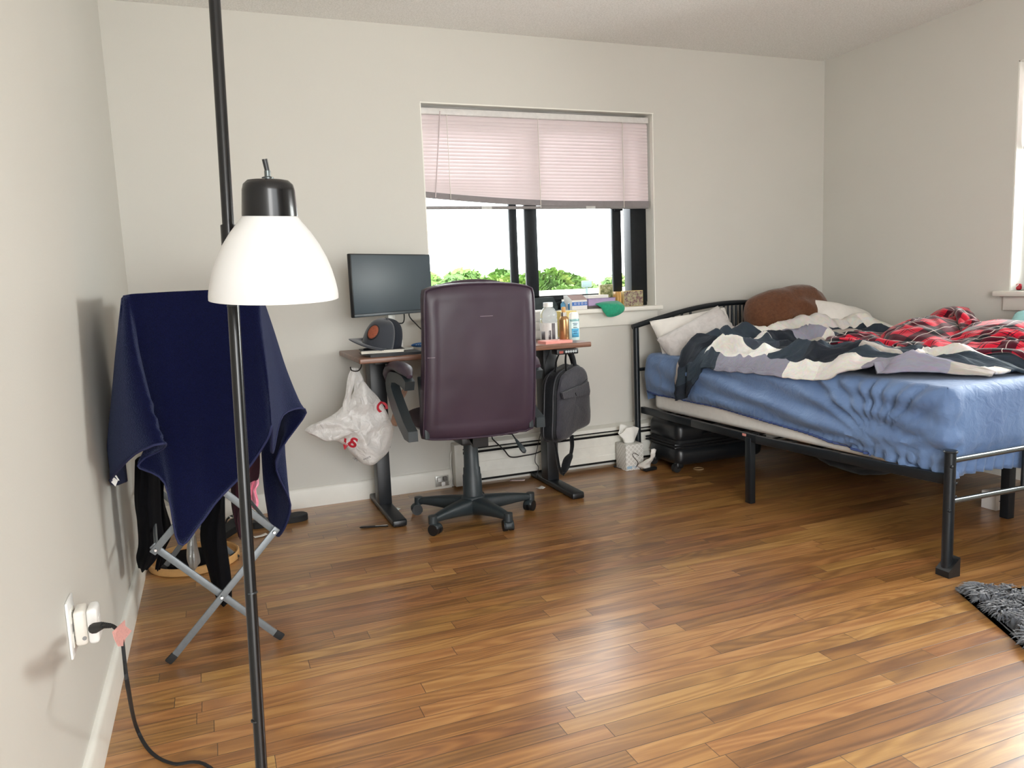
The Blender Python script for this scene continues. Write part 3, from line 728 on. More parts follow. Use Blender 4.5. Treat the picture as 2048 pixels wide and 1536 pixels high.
# carton
xa, xb = at(1144, 610, 'y', -.05).x, at(1174, 610, 'y', -.05).x
zt_ = at(1160, 600, 'y', -.05).z; zr = at(1165, 590, 'y', -.02).z
ct = thing('carton', 'white box with a blue printed band lying on the window ledge', 'carton', ((xa+xb)/2, 0, WZ0))
M_card = mat('white_card', (226, 224, 222), .55, var=.02)
MB().prism([(xa, -.052, WZ0), (xa, -.052, zt_), (xa, 0.01, zr), (xa, .06, zr), (xa, .06, WZ0)], (xb-xa, 0, 0)).build('body', M_card, ct, smooth=False)
hz = zt_-WZ0
MB().bx((xa-.0005, -.0535, WZ0+hz*.42), (xb+.0005, -.0518, WZ0+hz*.80)).build('blue_band', mat('printed_blue', (60, 112, 190), .5), ct)
MB().prism([(xa-.0004, -.0525, zt_+.0002), (xa-.0004, .008, zr+.0005), (xa-.0004, .008, zr+.002), (xa-.0004, -.0525, zt_+.0018)], (xb-xa+.0008, 0, 0)).build('top_flap', mat('brown_print', (150, 122, 116), .55), ct, smooth=False)
for k in range(4):
    x = xa+(xb-xa)*(.14+.23*k); w_ = (xb-xa)*.13; z0 = WZ0+hz*.52; z1 = WZ0+hz*.72
    q = MB(); q.bx((x, -.0542, z0), (x+w_, -.0535, z0+.0015)); q.bx((x, -.0542, z1-.0015), (x+w_, -.0535, z1)); q.bx((x, -.0542, z0), (x+.0012, -.0535, z1)); q.bx((x+w_-.0012, -.0542, z0), (x+w_, -.0535, z1)); q.bx((x, -.0542, (z0+z1)/2), (x+w_, -.0535, (z0+z1)/2+.001))
    q.build('printed_symbol', M_paper, ct, smooth=False)
# purple box file, papers on it
xa, xb = at(1176, 610, 'y', -.03).x, at(1231, 600, 'y', -.03).x
bk = thing('book', 'thick purple covered book lying on the window ledge beside the carton', 'book', ((xa+xb)/2, .03, WZ0))
zb0 = WZ0+.016; zb1 = at(1200, 596, 'y', -.03).z
M_pur = mat('purple_cover', (122, 104, 140), .5, var=.06)
MB().bx((xa, -.035, zb0), (xb, .085, zb0+.003)).build('back_cover', M_pur, bk); MB().bx((xa, -.035, zb1-.003), (xb, .085, zb1)).build('front_cover', M_pur, bk); MB().bx((xa+.003, -.033, zb0+.003), (xb-.003, .08, zb1-.003)).build('pages', mat('lilac_pages', (168, 150, 186), .6), bk)
slab('eyeglass_case', 'small dark grey case under the purple book on the ledge', 'case', [(xa, -.03), (xb-.01, -.03), (xb-.01, .07), (xa, .07)], WZ0, .016, mat('dark_grey_case', (92, 88, 84), .5))
slab('papers', 'folded white papers lying on top of the purple book', 'paper', quad(((xa+xb)/2-.02, .02), .13, .10, -.05), zb1, .018, M_paper)
# photo blocks
def photo_mat(name, base, people, sc_):
    m, nd, lk, b = nmat(name); tc = nd.new('ShaderNodeTexCoord')
    n1 = N(nd, 'ShaderNodeTexNoise', i_Scale=sc_, i_Detail=5.0, i_Roughness=.7); lk.new(tc.outputs['Object'], n1.inputs['Vector'])
    r1 = ramp(nd, [(.3, people[0]), (.42, people[1]), (.5, base), (.62, people[2]), (.75, (.75, .72, .62, 1))]); lk.new(n1.outputs['Fac'], r1.inputs['Fac'])
    lk.new(r1.outputs['Color'], b.inputs['Base Color']); b.inputs['Roughness'].default_value = .35; return m
def photo(pa, pb, zt, y, lab, m, thick=.03, side=(206, 182, 120)):
    t = thing('photo_block', lab, 'photo', ((pa+pb)/2, y+thick/2, WZ0), 0, None)
    MB().bx((pa, y, WZ0), (pb, y+thick, zt), .0015).build('block', mat('cream_block_edge%d' % side[0], side, .5), t)
    MB().bx((pa+.003, y-.0012, WZ0+.003), (pb-.003, y, zt-.003)).build('picture', m, t, smooth=False); return t
photo(at(1247, 590, 'y', .02).x, at(1286, 590, 'y', .02).x, at(1270, 581, 'y', .02).z, .02, 'wide photo block of a group at the right end of the ledge', photo_mat('group_photo', srgb(150, 140, 118), (srgb(40, 34, 40), srgb(110, 72, 84), srgb(170, 166, 130)), 55))
photo(at(1200, 580, 'y', .05).x, at(1226, 580, 'y', .05).x, at(1212, 569, 'y', .05).z, .05, 'tall photo block with a green picture behind the purple book', photo_mat('green_photo', srgb(128, 134, 84), (srgb(30, 34, 24), srgb(84, 88, 50), srgb(176, 172, 130)), 50), .02, (214, 206, 170))
xa = at(1233, 590, 'y', .03).x
t = thing('wooden_block', 'narrow honey coloured wooden block beside the wide photo block', 'block', (xa+.012, .05, WZ0))
MB().bx((xa, .02, WZ0), (xa+.011, .07, at(1240, 583, 'y', .03).z), .001).build('front_half', mat('honey_wood', (206, 160, 92), .45), t); MB().bx((xa+.014, .02, WZ0), (xa+.027, .07, at(1240, 583, 'y', .03).z), .001).build('rear_half', mat('honey_wood', (206, 160, 92), .45), t)
# green sock drooping over the ledge
rows = [[at(a_, b_, 'y', y) for a_, b_, y in r_] for r_ in (
 [(1186, 607, .0), (1205, 604, .0), (1224, 603, .0), (1236, 602, .0)], [(1192, 609, -.045), (1210, 607, -.045), (1230, 606, -.045), (1243, 606, -.045)],
 [(1202, 615, -.068), (1218, 612, -.074), (1236, 611, -.074), (1249, 612, -.068)], [(1208, 625, -.072), (1222, 622, -.082), (1238, 620, -.084), (1250, 618, -.072)], [(1214, 633, -.072), (1224, 632, -.078), (1236, 629, -.078), (1246, 624, -.072)])]
g = crgrid(rows, 8, 6); o2_ = []
for r_ in g:
    n_ = len(r_); f_, k_2 = [], []
    for j, p_ in enumerate(r_):
        u = j/(n_-1); th = .020*math.sin(PI*u)**.5; w_ = .005*fbm(p_, 26, 2)
        a_ = p_+Vector((0, -th*.5+w_, th*.35)); b_ = p_+Vector((0, th*.4, -th*.3)); 
        for q_ in (a_, b_):
            if q_.y > -.062: q_.z = max(q_.z, WZ0+.002)
        f_.append(a_); k_2.append(b_)
    o2_.append(f_+k_2[::-1][1:-1])
tag(MB().grid(o2_, closed_u=True).build('sock', mat('emerald_knit', (16, 148, 112), .75, sheen=.3, var=.15, nscale=80, bump=.2), loc=g[8][10], solid=.0015, ang=70), 'emerald green sock drooping over the front of the window ledge', 'sock')
# red tag-like dice on the right sill
c = at(2037, 571, 'x', W+.06); c.z = WZ0
c = Vector((W+.06, c.y, RZ0))
t = thing('ornament', 'small red faceted ornament on the right window sill', 'ornament', c)
MB().box(c+Vector((0, 0, .017)), (.03, .03, .032), Matrix.Rotation(.5, 3, 'Z'), .006, 1).build('body', mat('red_glass', (166, 34, 48), .25), t)
q = MB(); q.bar(c+Vector((-.021, .012, .006)), c+Vector((-.021, -.014, .03)), .002, .004); q.build('white_stripe', M_wp, t)
# ================================================================ OFFICE CHAIR
HC = Vector((1.445, -.60, 0))
ch = thing('office_chair', 'high backed burgundy leather office chair on black castors at the desk', 'chair', HC)
def leather(name, col):
    m, nd, lk, b = nmat(name); tc = nd.new('ShaderNodeTexCoord')
    n1 = N(nd, 'ShaderNodeTexNoise', i_Scale=4.0, i_Detail=3.0); n2 = N(nd, 'ShaderNodeTexNoise', i_Scale=350.0, i_Detail=2.0)
    for n in (n1, n2): lk.new(tc.outputs['Object'], n.inputs['Vector'])
    c = srgb(*col); r = ramp(nd, [(.3, tuple(v*.85 for v in c[:3])+(1,)), (.7, tuple(min(1, v*1.12) for v in c[:3])+(1,))]); lk.new(n1.outputs['Fac'], r.inputs['Fac']); lk.new(r.outputs['Color'], b.inputs['Base Color'])
    b.inputs['Roughness'].default_value = .42; b.inputs['Specular IOR Level'].default_value = .5
    bp = N(nd, 'ShaderNodeBump', i_Strength=.10, i_Distance=.001); lk.new(n2.outputs['Fac'], bp.inputs['Height']); lk.new(bp.outputs['Normal'], b.inputs['Normal']); return m
M_leath = leather('burgundy_leather', (54, 40, 54))
M_chp = mat('charcoal_nylon', (40, 48, 52), .45, var=.08, nscale=120)
# backrest: a padded slab; its rear face looks at the camera. Built from outline at the rear plane
yb = -.90
tl, tr, bl_, br_ = at(846, 580, 'y', yb-.03), at(1066, 574, 'y', yb-.03), at(846, 880, 'y', yb+.03), at(1068, 858, 'y', yb+.03)
def back_pt(u, v, d):
    """u across 0..1, v up 0..1, d depth (0 rear .. 1 front)"""
    w0 = (bl_*(1-u)+br_*u); w1 = (tl*(1-u)+tr*u)
    x = w0.x*(1-v)+w1.x*v; z = w0.z*(1-v)+w1.z*v
    y = (yb+.03)*(1-v)+(yb-.035)*v - .02*math.sin(PI*v)
    return Vector((x, y, z))
def se(t, p): return math.copysign(abs(t)**p, t)
NU, NV = 30, 34
def back_surface(front):
    rows = []
    for i in range(NV+1):
        row = []
        for j in range(NU+1):
            a, c_ = 2*j/NU-1, 2*i/NV-1
            # square -> rounded rectangle
            k = .10
            uu = a*(1-k*.30*c_**16*abs(a)); vv = c_*(1-k*.18*a**16*abs(c_))
            u = .5+.5*uu*(1-.012*math.sin(PI*(vv+1)/2*1)); v = .5+.5*vv
            p_ = back_pt(u, v, 0)
            e = (1-abs(a)**6)*(1-abs(c_)**6)
            if front: p_.y += .060+.055*max(0, e)**.5+.012*math.sin(PI*v*2)
            else:
                p_.y -= .014*max(0, e)**.6
                # piped seam set in from the edge
                dd = max(abs(a), abs(c_)*.985)
                p_.y -= .007*math.exp(-((dd-.86)/.016)**2) - .005*math.exp(-((dd-.895)/.014)**2)
                p_.y += .003*fbm(p_, 7, 2)
                if v < .12 and u > .55: p_.z += .012*math.sin(u*60)*(.12-v)*4*(u-.55)
            # top edge bows up
            p_.z += .020*(1-abs(a)**2.5)*max(0, c_)**3 + .012*(a*a-1)*max(0, -c_)**3
            row.append(p_)
        rows.append(row)
    return rows
R_ = back_surface(False); Fr = back_surface(True)
q = MB()
q.grid(R_); q.grid([r[::-1] for r in Fr])
def rim(A, B, n=5, bulge=.010, cen=None):
    rows = []
    for k in range(n+1):
        t_ = k/n; row = []
        for a, b_ in zip(A, B):
            p_ = a*(1-t_)+b_*t_; d = Vector((p_.x-cen.x, 0, p_.z-cen.z)).normalized(); row.append(p_+d*bulge*math.sin(PI*t_)**.8)
        rows.append(row)
    q.grid(rows)
cen = back_pt(.5, .5, 0)
loop = lambda G: G[0]+[r[-1] for r in G[1:]]+G[-1][::-1][1:]+[r[0] for r in G[::-1][1:]]
rim(loop(R_), loop(Fr), 6, .008, cen)
bmesh.ops.remove_doubles(q.bm, verts=q.bm.verts[:], dist=.0004)
bk_ = q.build('backrest', M_leath, ch, ang=55)
lp = loop(R_)
q = MB(); q.tube([p_+Vector((0, -.001, 0)) for p_ in lp[:-1]], .0042, 6, closed=True); q.build('edge_piping', M_leath, bk_)
lp2 = [R_[i][j] for i, j in ([(5, j) for j in range(5, NU-4)]+[(i, NU-5) for i in range(6, NV-4)]+[(NV-5, j) for j in range(NU-6, 4, -1)]+[(i, 5) for i in range(NV-6, 5, -1)])]
# top headrest fold
q = MB(); a_, b_ = tl+Vector((.04, .05, .0)), tr+Vector((-.05, .05, .0)); q.tube(cr([a_, (a_+b_)/2+Vector((0, .01, .012)), b_], 10), [.012+.018*math.sin(PI*k/20) for k in range(21)], 14); q.build('head_pad', M_leath, bk_)
# scuffs: two pale scratches
for (p0, p1) in (((966, 633), (992, 632)), ((862, 718), (876, 717))):
    a_, b_ = at(*p0, 'y', yb-.085), at(*p1, 'y', yb-.085)
    bvh = BVHTree.FromPolygons([v for r in R_ for v in r], [(i*(NU+1)+j, i*(NU+1)+j+1, (i+1)*(NU+1)+j+1, (i+1)*(NU+1)+j) for i in range(NV) for j in range(NU)])
    pts = []
    for k in range(6):
        p_ = a_.lerp(b_, k/5); h = bvh.ray_cast(p_-Vector((0, .3, 0)), Vector((0, 1, 0)))
        pts.append((h[0] if h[0] else p_)+Vector((0, -.0008, 0)))
    q = MB(); q.tube(pts, .0011, 5); q.build('scuff', mat('scuffed_leather', (150, 136, 146), .7), bk_)
# seat
sx0, sx1 = tl.x+.005, tr.x-.01
rows_t = []
q = MB()
for sgn in (1, -1):
    rows = []
    for i in range(21):
        row = []
        for j in range(21):
            a, c_ = 2*j/20-1, 2*i/20-1
            e = max(0, (1-abs(a)**5)*(1-abs(c_)**5))**.5
            x = HC.x-.03+.25*a*(1-.06*c_*c_); y = -.575+.245*c_
            row.append(Vector((x, y, .485+(.055 if sgn > 0 else -.035)*e+(.03*max(0, c_-.6) * -1 if sgn > 0 else 0))))
        rows.append(row)
    q.grid(rows)
bmesh.ops.remove_doubles(q.bm, verts=q.bm.verts[:], dist=.0004)
q.build('seat', M_leath, ch, ang=60)
MB().bx((HC.x-.19, -.78, .435), (HC.x+.13, -.38, .452), .006).build('seat_pan', M_chp, ch)
q = MB(); q.bx((HC.x-.075, -.70, .375), (HC.x+.055, -.50, .436), .01); q.build('tilt_mechanism', M_blackp, ch)
q = MB(); q.bar((HC.x-.02, -.68, .43), (HC.x-.03, -.835, .40), .07, .012, up=(0, 0, 1)); q.bar((HC.x-.03, -.838, .395), (HC.x-.03, -.862, .80), .07, .010, up=(0, 1, 0)); q.build('back_bracket', M_blackp, ch)
# armrests
def arm(xi, sgn, name):
    # loop: pad on top, curved frame down to the seat
    xo = xi+sgn*.055
    q = MB()
    pth = cr([(xi-sgn*.02, -.86, .485), (xi+sgn*.012, -.85, .60), (xi+sgn*.02, -.82, .68)], 6)
    q.bar((xi+sgn*.0, -.86, .46), (xi+sgn*.0, -.83, .73), .022, .05, up=(0, 1, 0), bev=.005)
    prof = [(-.86, .715), (-.80, .735), (-.70, .74), (-.58, .735), (-.50, .715), (-.46, .67), (-.47, .63), (-.55, .56), (-.66, .50), (-.78, .455), (-.86, .455), (-.86, .50), (-.78, .53), (-.68, .59), (-.60, .64), (-.575, .665), (-.59, .685), (-.66, .692), (-.76, .688), (-.84, .675)]
    q.prism([(xo-sgn*.02, y, z) for y, z in prof], (sgn*.042, 0, 0))
    ar = q.build('armrest_frame', M_chp, ch, ang=30)
    q = MB(); pts = cr([(xo, -.855, .735), (xo, -.78, .757), (xo, -.66, .764), (xo, -.55, .752), (xo, -.48, .712), (xo, -.455, .66)], 6)
    n = len(pts); q.tube(pts, [.030*min(1, .35+3*min(k, n-1-k)/n) for k in range(n)], 14, flat=(1.25, .75)); q.build('armrest_pad', M_leath, ar)
arm(tl.x-.004, -1, 'l'); arm(tr.x-.012, 1, 'r')
# gas lift with telescoping cover
q = MB(); q.lathe([(0, .36), (.0145, .36), (.0145, .445), (0, .445)], HC, seg=24); q.build('gas_piston', M_steel, ch)
q = MB(); q.lathe([(0, .085), (.047, .085), (.045, .21), (.0415, .215), (.0405, .245), (.0365, .25), (.0335, .372), (.030, .376), (0, .376)], HC, seg=32); q.build('column_cover', M_chp, ch)
MB().lathe([(0, .05), (.05, .05), (.058, .07), (.058, .1), (.05, .112), (.044, .115), (0, .115)], HC, seg=32).build('hub', M_chp, ch)
for k in range(5):
    a = math.radians(140+72*k); d = Vector((math.cos(a), math.sin(a), 0)); s_ = Vector((-d.y, d.x, 0)); L = .300
    rows = []
    for i in range(13):
        t_ = i/12; r_ = .03+(L-.03)*t_; zt2 = .106-.020*t_**2.2-.006*t_; hh = .058*(1-t_)+.026; ww = .031*(1-t_)+.017
        ring = []
        for j in range(12):
            b_ = 2*PI*j/12; ring.append(HC+d*r_+s_*(ww*se(math.cos(b_), .7))+Vector((0, 0, zt2-hh/2+hh/2*se(math.sin(b_), .6))))
        rows.append(ring)
    q = MB(); q.grid(rows, closed_u=True); q.bm.verts.ensure_lookup_table(); q.bm.faces.new(q.bm.verts[-12:]); q.bm.faces.new(q.bm.verts[:12][::-1])
    q.cyl(HC+d*(L-.01)+Vector((0, 0, .050)), HC+d*(L-.01)+Vector((0, 0, .086)), .020, seg=20)
    lg = q.build('leg', M_chp, ch, ang=50)
    # twin-wheel castor
    wa = a+.6+1.1*k; wd = Vector((math.cos(wa), math.sin(wa), 0)); C_ = HC+d*(L-.01)+wd*.012+Vector((0, 0, .0255))
    ax = Vector((-wd.y, wd.x, 0))
    q = MB()
    for sg in (-1, 1):
        Mx = frame(C_, wd, (0, 0, 1)); 
        q.lathe([(0, sg*.006), (.025, sg*.006), (.0255, sg*.009), (.0255, sg*.021), (.022, sg*.0255), (0, sg*.0265)], (0, 0, 0), Matrix(Mx), seg=26) if False else None
        q.cyl(C_+ax*(sg*.006), C_+ax*(sg*.023), .0255, seg=26)
    cs_ = q.build('castor', M_blackp, lg)
    q = MB(); n_ = 12; rows = []
    for i in range(n_+1):
        b_ = -.15*PI+1.05*PI*i/n_; rows.append([C_+wd*(-math.cos(b_)*.0275)+Vector((0, 0, math.sin(b_)*.0275))+ax*x for x in (-.021, -.008, .008, .021)])
    q.grid(rows); q.build('castor_hood', M_chp, lg, solid=.003)
# lever
la, lb_ = at(1024, 868, 'y', -.62), at(1050, 905, 'y', -.68)
q = MB(); q.tube([HC+Vector((.03, 0, .41)), la, la.lerp(lb_, .45)], .0045, 8); lv = q.build('lever', M_blackp, ch)
q = MB(); pts = [la.lerp(lb_, t_) for t_ in (.3, .45, .6, .8, .95, 1.02)]; q.tube(pts, [.007, .010, .014, .017, .014, .004], 12, flat=(1, .7)); q.build('lever_paddle', M_chp, lv)
# tan garment hanging over the left arm, inside
c0 = at(800, 800, 'y', -.52)
gp = [[(815, 772, -.50), (806, 790, -.46), (800, 800, -.44)], [(803, 790, -.46), (795, 812, -.43), (786, 826, -.42)], [(800, 812, -.45), (790, 836, -.42), (783, 848, -.41)], [(806, 830, -.46), (800, 848, -.44), (792, 853, -.42)]]
rows = [[at(a, b_, 'y', y-.02*((i+j) % 2)) for j, (a, b_, y) in enumerate(r)] for i, r in enumerate(gp)]
tag(MB().grid(crgrid(rows, 6, 6)).build('cloth', mat('tan_brown_fleece', (168, 134, 114), .9, sheen=.3, var=.2, nscale=40), loc=c0, solid=.012), 'tan fleece cloth tucked down beside the left arm of the chair', 'cloth')
# ================================================================ FLOOR LAMP
def dep(px, py, d): return CAM+ray(px, py)*d
lp_top, lp_bot = dep(429, 0, 1.25), dep(523, 1536, 1.25)
ld = (lp_top-lp_bot).normalized()
foot = lp_bot-ld*((lp_bot.z-.02)/ld.z); head_ = lp_top+ld*.14
fl = thing('floor_lamp', 'tall black pole floor lamp with a white bell shade in the foreground', 'lamp', (foot.x, foot.y, 0))
M_lacq = mat('black_lacquer', (12, 13, 15), .25, coat=.12, spec=.35, var=.1)
j1 = lp_bot.lerp(lp_top, .60)
MB().tube([foot+ld*.0, head_], .0094, 20).build('pole', M_lacq, fl)
for nm, a_ in (('pole_joint', dep(466, 612, 1.25)), ('pole_joint', dep(503, 1185, 1.25)), ('pole_joint', dep(514, 1440, 1.25))):
    MB().cyl(a_-ld*.0012, a_+ld*.0012, .0097, seg=20).build(nm, mat('joint_seam', (60, 64, 66), .3, .6), fl)
MB().lathe([(0, 0), (.13, 0), (.132, .006), (.125, .016), (.03, .022), (.014, .03), (0, .03)], (foot.x, foot.y, 0), seg=48).build('base', M_lacq, fl)
# head: shade in front of the pole
SD = 1.165
s_bot, s_neck, s_captop, s_kn = dep(549.5, 590, SD), dep(540, 432, SD-.025), dep(534, 358, SD-.037), dep(529, 318, SD-.044)
axis = (s_neck-s_bot); hS = axis.length; axis.normalize()
axM = frame(s_bot, axis.orthogonal(), axis.cross(axis.orthogonal()))
axM = Matrix.Translation(s_bot) @ axis.to_track_quat('Z', 'Y').to_matrix().to_4x4()
R_s = 124.5/FPX*SD
def lam(prof, name, m, parent=None, seg=56):
    b_ = MB(); b_.lathe(prof, seg=seg); bmesh.ops.transform(b_.bm, matrix=axM, verts=b_.bm.verts); return b_.build(name, m, parent or fl)
outer = [(R_s*r_, hS*z) for r_, z in ((1.0, -.045), (1.0, 0), (.992, .06), (.965, .17), (.915, .32), (.84, .48), (.74, .64), (.62, .79), (.49, .92), (.415, 1.0), (.40, 1.02))]
inner = [(r_-.0022, z) for r_, z in outer[::-1]]
M_shade, nd, lk, b = nmat('frosted_white_shade')
tc = nd.new('ShaderNodeTexCoord'); nz = N(nd, 'ShaderNodeTexNoise', i_Scale=9.0); lk.new(tc.outputs['Object'], nz.inputs['Vector'])
r = ramp(nd, [(.3, srgb(222, 222, 221)), (.7, srgb(230, 230, 229))]); lk.new(nz.outputs['Fac'], r.inputs['Fac'])
d_ = nd.new('ShaderNodeBsdfDiffuse'); t_ = nd.new('ShaderNodeBsdfTranslucent'); g_ = nd.new('ShaderNodeBsdfGlossy'); g_.inputs['Roughness'].default_value = .4
for n in (d_, t_): lk.new(r.outputs['Color'], n.inputs['Color'])
m1 = nd.new('ShaderNodeMixShader'); m1.inputs[0].default_value = .34; lk.new(d_.outputs[0], m1.inputs[1]); lk.new(t_.outputs[0], m1.inputs[2])
m2 = nd.new('ShaderNodeMixShader'); m2.inputs[0].default_value = .05; lk.new(m1.outputs[0], m2.inputs[1]); lk.new(g_.outputs[0], m2.inputs[2]); lk.new(m2.outputs[0], nd['Material Output'].inputs['Surface'])
sh = lam(outer+inner+[outer[0]], 'lamp_shade', M_shade)
capH = (s_captop-s_neck).length; rb, rt = 52.5/FPX*SD, 49/FPX*SD
z0 = hS
lam([(0, z0), (rb*.9, z0), (rb, z0), (rb, z0+.002), (rt*1.01, z0+capH*.70), (rt*.95, z0+capH*.86), (rt*.78, z0+capH*.97), (rt*.5, z0+capH*1.0), (0, z0+capH*1.005)], 'socket_cap', M_lacq)
ks = lam([(0, z0+capH), (.011*.75, z0+capH), (.0085, z0+capH+.0025), (.0045, z0+capH+.004), (.0045, z0+capH+.012), (0, z0+capH+.012)], 'switch_collar', mat('grey_switch_metal', (92, 98, 98), .35, .8), seg=24)
k0 = axM @ Vector((0, 0, z0+capH+.011)); MB().cyl(k0, s_kn, .0036, .0040, 14).build('switch_knob', M_blackp, fl)
lam([(0, hS*.40), (.012, hS*.42), (.026, hS*.55), (.028, hS*.68), (.015, hS*.85), (.013, hS), (0, hS)], 'bulb', mat('white_bulb', (240, 240, 236), .3), seg=24)
pa = dep(469, 470, 1.25); pa = lp_bot + ld*((pa-lp_bot).dot(ld))
MB().tube(cr([pa, pa.lerp(s_neck, .5)+Vector((0, 0, -.006)), s_neck+(s_captop-s_neck)*.15], 6), .0055, 10).build('arm', M_lacq, fl)
MB().cyl(pa-ld*.016, pa+ld*.016, .0125, seg=20).build('arm_clamp', M_lacq, fl)
# power cord from the wall plug to the base
pl0 = at(192, 1254, 'x', .062)
cpts = [pl0, at(215, 1249, 'x', .10), at(233, 1258, 'x', .118), at(244, 1280, 'x', .122), at(249, 1320, 'x', .125)]
fl_pts = [at(256, 1375, 'y', cpts[-1].y-.03), at(272, 1452, 'z', .05), at(300, 1502, 'z', .006), at(345, 1527, 'z', .005), at(420, 1535, 'z', .005)]
tail = [(foot.x+.02, foot.y+.30, .005), (foot.x+.02, foot.y+.14, .012), (foot.x, foot.y+.05, .026)]
cd_ = MB().tube(cr(cpts+fl_pts+tail, 8), .0036, 8, flat=(1.25, .8)).build('power_cord', M_rub, fl)
q = MB(); q.tube([at(187, 1257, 'x', .052), at(190, 1256, 'x', .056), at(201, 1252, 'x', .078), at(207, 1251, 'x', .088)], [.011, .0115, .0085, .006], 12)
for k in range(5):
    p_ = at(207+3.4*k, 1250.5+.2*k, 'x', .089+.005*k); q.cyl(p_+Vector((-.0013, 0, 0)), p_+Vector((.0013, 0, 0)), .0065-.0004*k, seg=12)
q.build('plug', M_rub, cd_)
M_tagp = mat('pink_printed_tag', (226, 168, 162), .6, var=.25, nscale=260)
tg = [(224, 1264), (234, 1256), (249, 1240), (250, 1252), (263, 1262), (250, 1278), (247, 1292), (236, 1293), (228, 1278)]
xx = .124
q = MB(); q.prism([at(a_, b_, 'x', xx+(.012 if a_ < 240 else -.002)) for a_, b_ in tg], (.0008, 0, 0)); q.build('warning_tag', M_tagp, cd_, smooth=False)

# ---------------------------------------------------------------- wall outlet and smart plug
oy0, oy1 = -2.19, -2.118; oz0, oz1 = .341, .468
wo = thing('wall_outlet', 'white double wall outlet plate on the left wall near the floor', 'outlet', (0, (oy0+oy1)/2, (oz0+oz1)/2))
q = MB(); q.bx((0, oy0, oz0), (.006, oy1, oz1), .0035, 2); q.build('cover_plate', M_wp, wo)
for z in (.43, .375): 
    so = MB().bx((.005, oy0+.02, z-.016), (.0075, oy1-.02, z+.016), .002).build('socket', mat('ivory_socket', (224, 222, 214), .4), wo)
    for y in (oy0+.030, oy1-.030): MB().bx((.0074, y-.0012, z-.005), (.0078, y+.0012, z+.007)).build('slot', M_dark, so)
pq = [at(150, 1246, 'x', .008), at(190, 1300, 'x', .055)]
py0, py1 = -2.172, -2.116; pz0 = at(165, 1316, 'x', .03).z; pz1 = at(178, 1240, 'x', .05).z
sp2 = thing('smart_plug', 'rounded white plug adapter sitting in the lower wall socket', 'plug', (.008, (py0+py1)/2, (pz0+pz1)/2))
MB().bx((.009, py0, pz0), (.034, py1, pz1), .008, 3).build('rear_shell', mat('warm_white_plastic', (222, 218, 210), .4), sp2)
MB().bx((.0345, py0, pz0), (.056, py1, pz1), .008, 3).build('front_shell', M_wp, sp2)
MB().cyl((.028, py0+.0005, pz0+.018), (.028, py0-.0012, pz0+.018), .0045, seg=18).build('side_button', mat('grey_button', (138, 138, 138), .4), sp2)
MB().bx((.0555, (py0+py1)/2-.012, (pz0+pz1)/2-.012), (.057, (py0+py1)/2+.012, (pz0+pz1)/2+.016), .003).build('socket_face', M_wp, sp2)

# ================================================================ DRYING RACK
M_rack = mat('grey_painted_steel', (112, 118, 122), .42, .3, var=.06, nscale=90)
M_bolt = mat('chrome_bolt', (226, 228, 230), .15, 1.0)
rk = thing('drying_rack', 'grey folding accordion drying rack beside the left wall', 'drying rack', (.26, -1.1, 0))
Zt = .363
Lf = lambda y: (.133+(.07-.133)*(y+1.54)/(.87), .473+(.367-.473)*(y+1.54)/.87)
def side(y, nm):
    xl, xr = Lf(y)
    for k in range(3):
        z0, z1 = Zt*k, Zt*(k+1)
        for a, b_, dy in (((xl, z0), (xr, z1), -.008), ((xr, z0), (xl, z1), .008)):
            A = Vector((a[0], y+dy, a[1]+.001)); B = Vector((b_[0], y+dy, b_[1])); d = (B-A).normalized()
            A0 = A if k == 0 else A-d*.015
            lg = MB().bar(A0+(d*.03 if k == 0 else d*0), B+d*.015, .009, .021, up=(0, 1, 0) if False else Vector((0, 1, 0)).cross(d), bev=.002).build('leg', M_rack, rk)
            if k == 0: MB().bar(A0+Vector((0, 0, .004)), A0+d*.034, .011, .023, up=Vector((0, 1, 0)).cross(d), bev=.003).build('foot_tip', M_rub, lg)
    for k in range(3):
        for (x, z) in ((xl, Zt*(k+1)), (xr, Zt*(k+1)), ((xl+xr)/2, Zt*(k+.5))):
            MB().cyl((x, y-.014, z), (x, y-.0185, z), .0062, .004, 14).build('bolt', M_bolt, rk)
YR0, YR1 = -1.54, -.67
side(YR0, 'f'); side(YR1, 'b')
for k in range(1, 4):
    a, b_ = Lf(YR0), Lf(YR1)
    for i, t_ in enumerate((0, 1) if k < 3 else (0, .25, .5, .75, 1)):
        A = Vector((a[0]*(1-t_)+a[1]*t_, YR0+.012, Zt*k)); B = Vector((b_[0]*(1-t_)+b_[1]*t_, YR1-.012, Zt*k))
        MB().cyl(A, B, .006, seg=10).build('rod', M_rack, rk)
for y in (YR0, YR1):
    a = Lf(y); MB().bar((a[0], y, Zt*3+.004), (a[1], y, Zt*3+.004), .012, .018).build('top_bar', M_rack, rk)

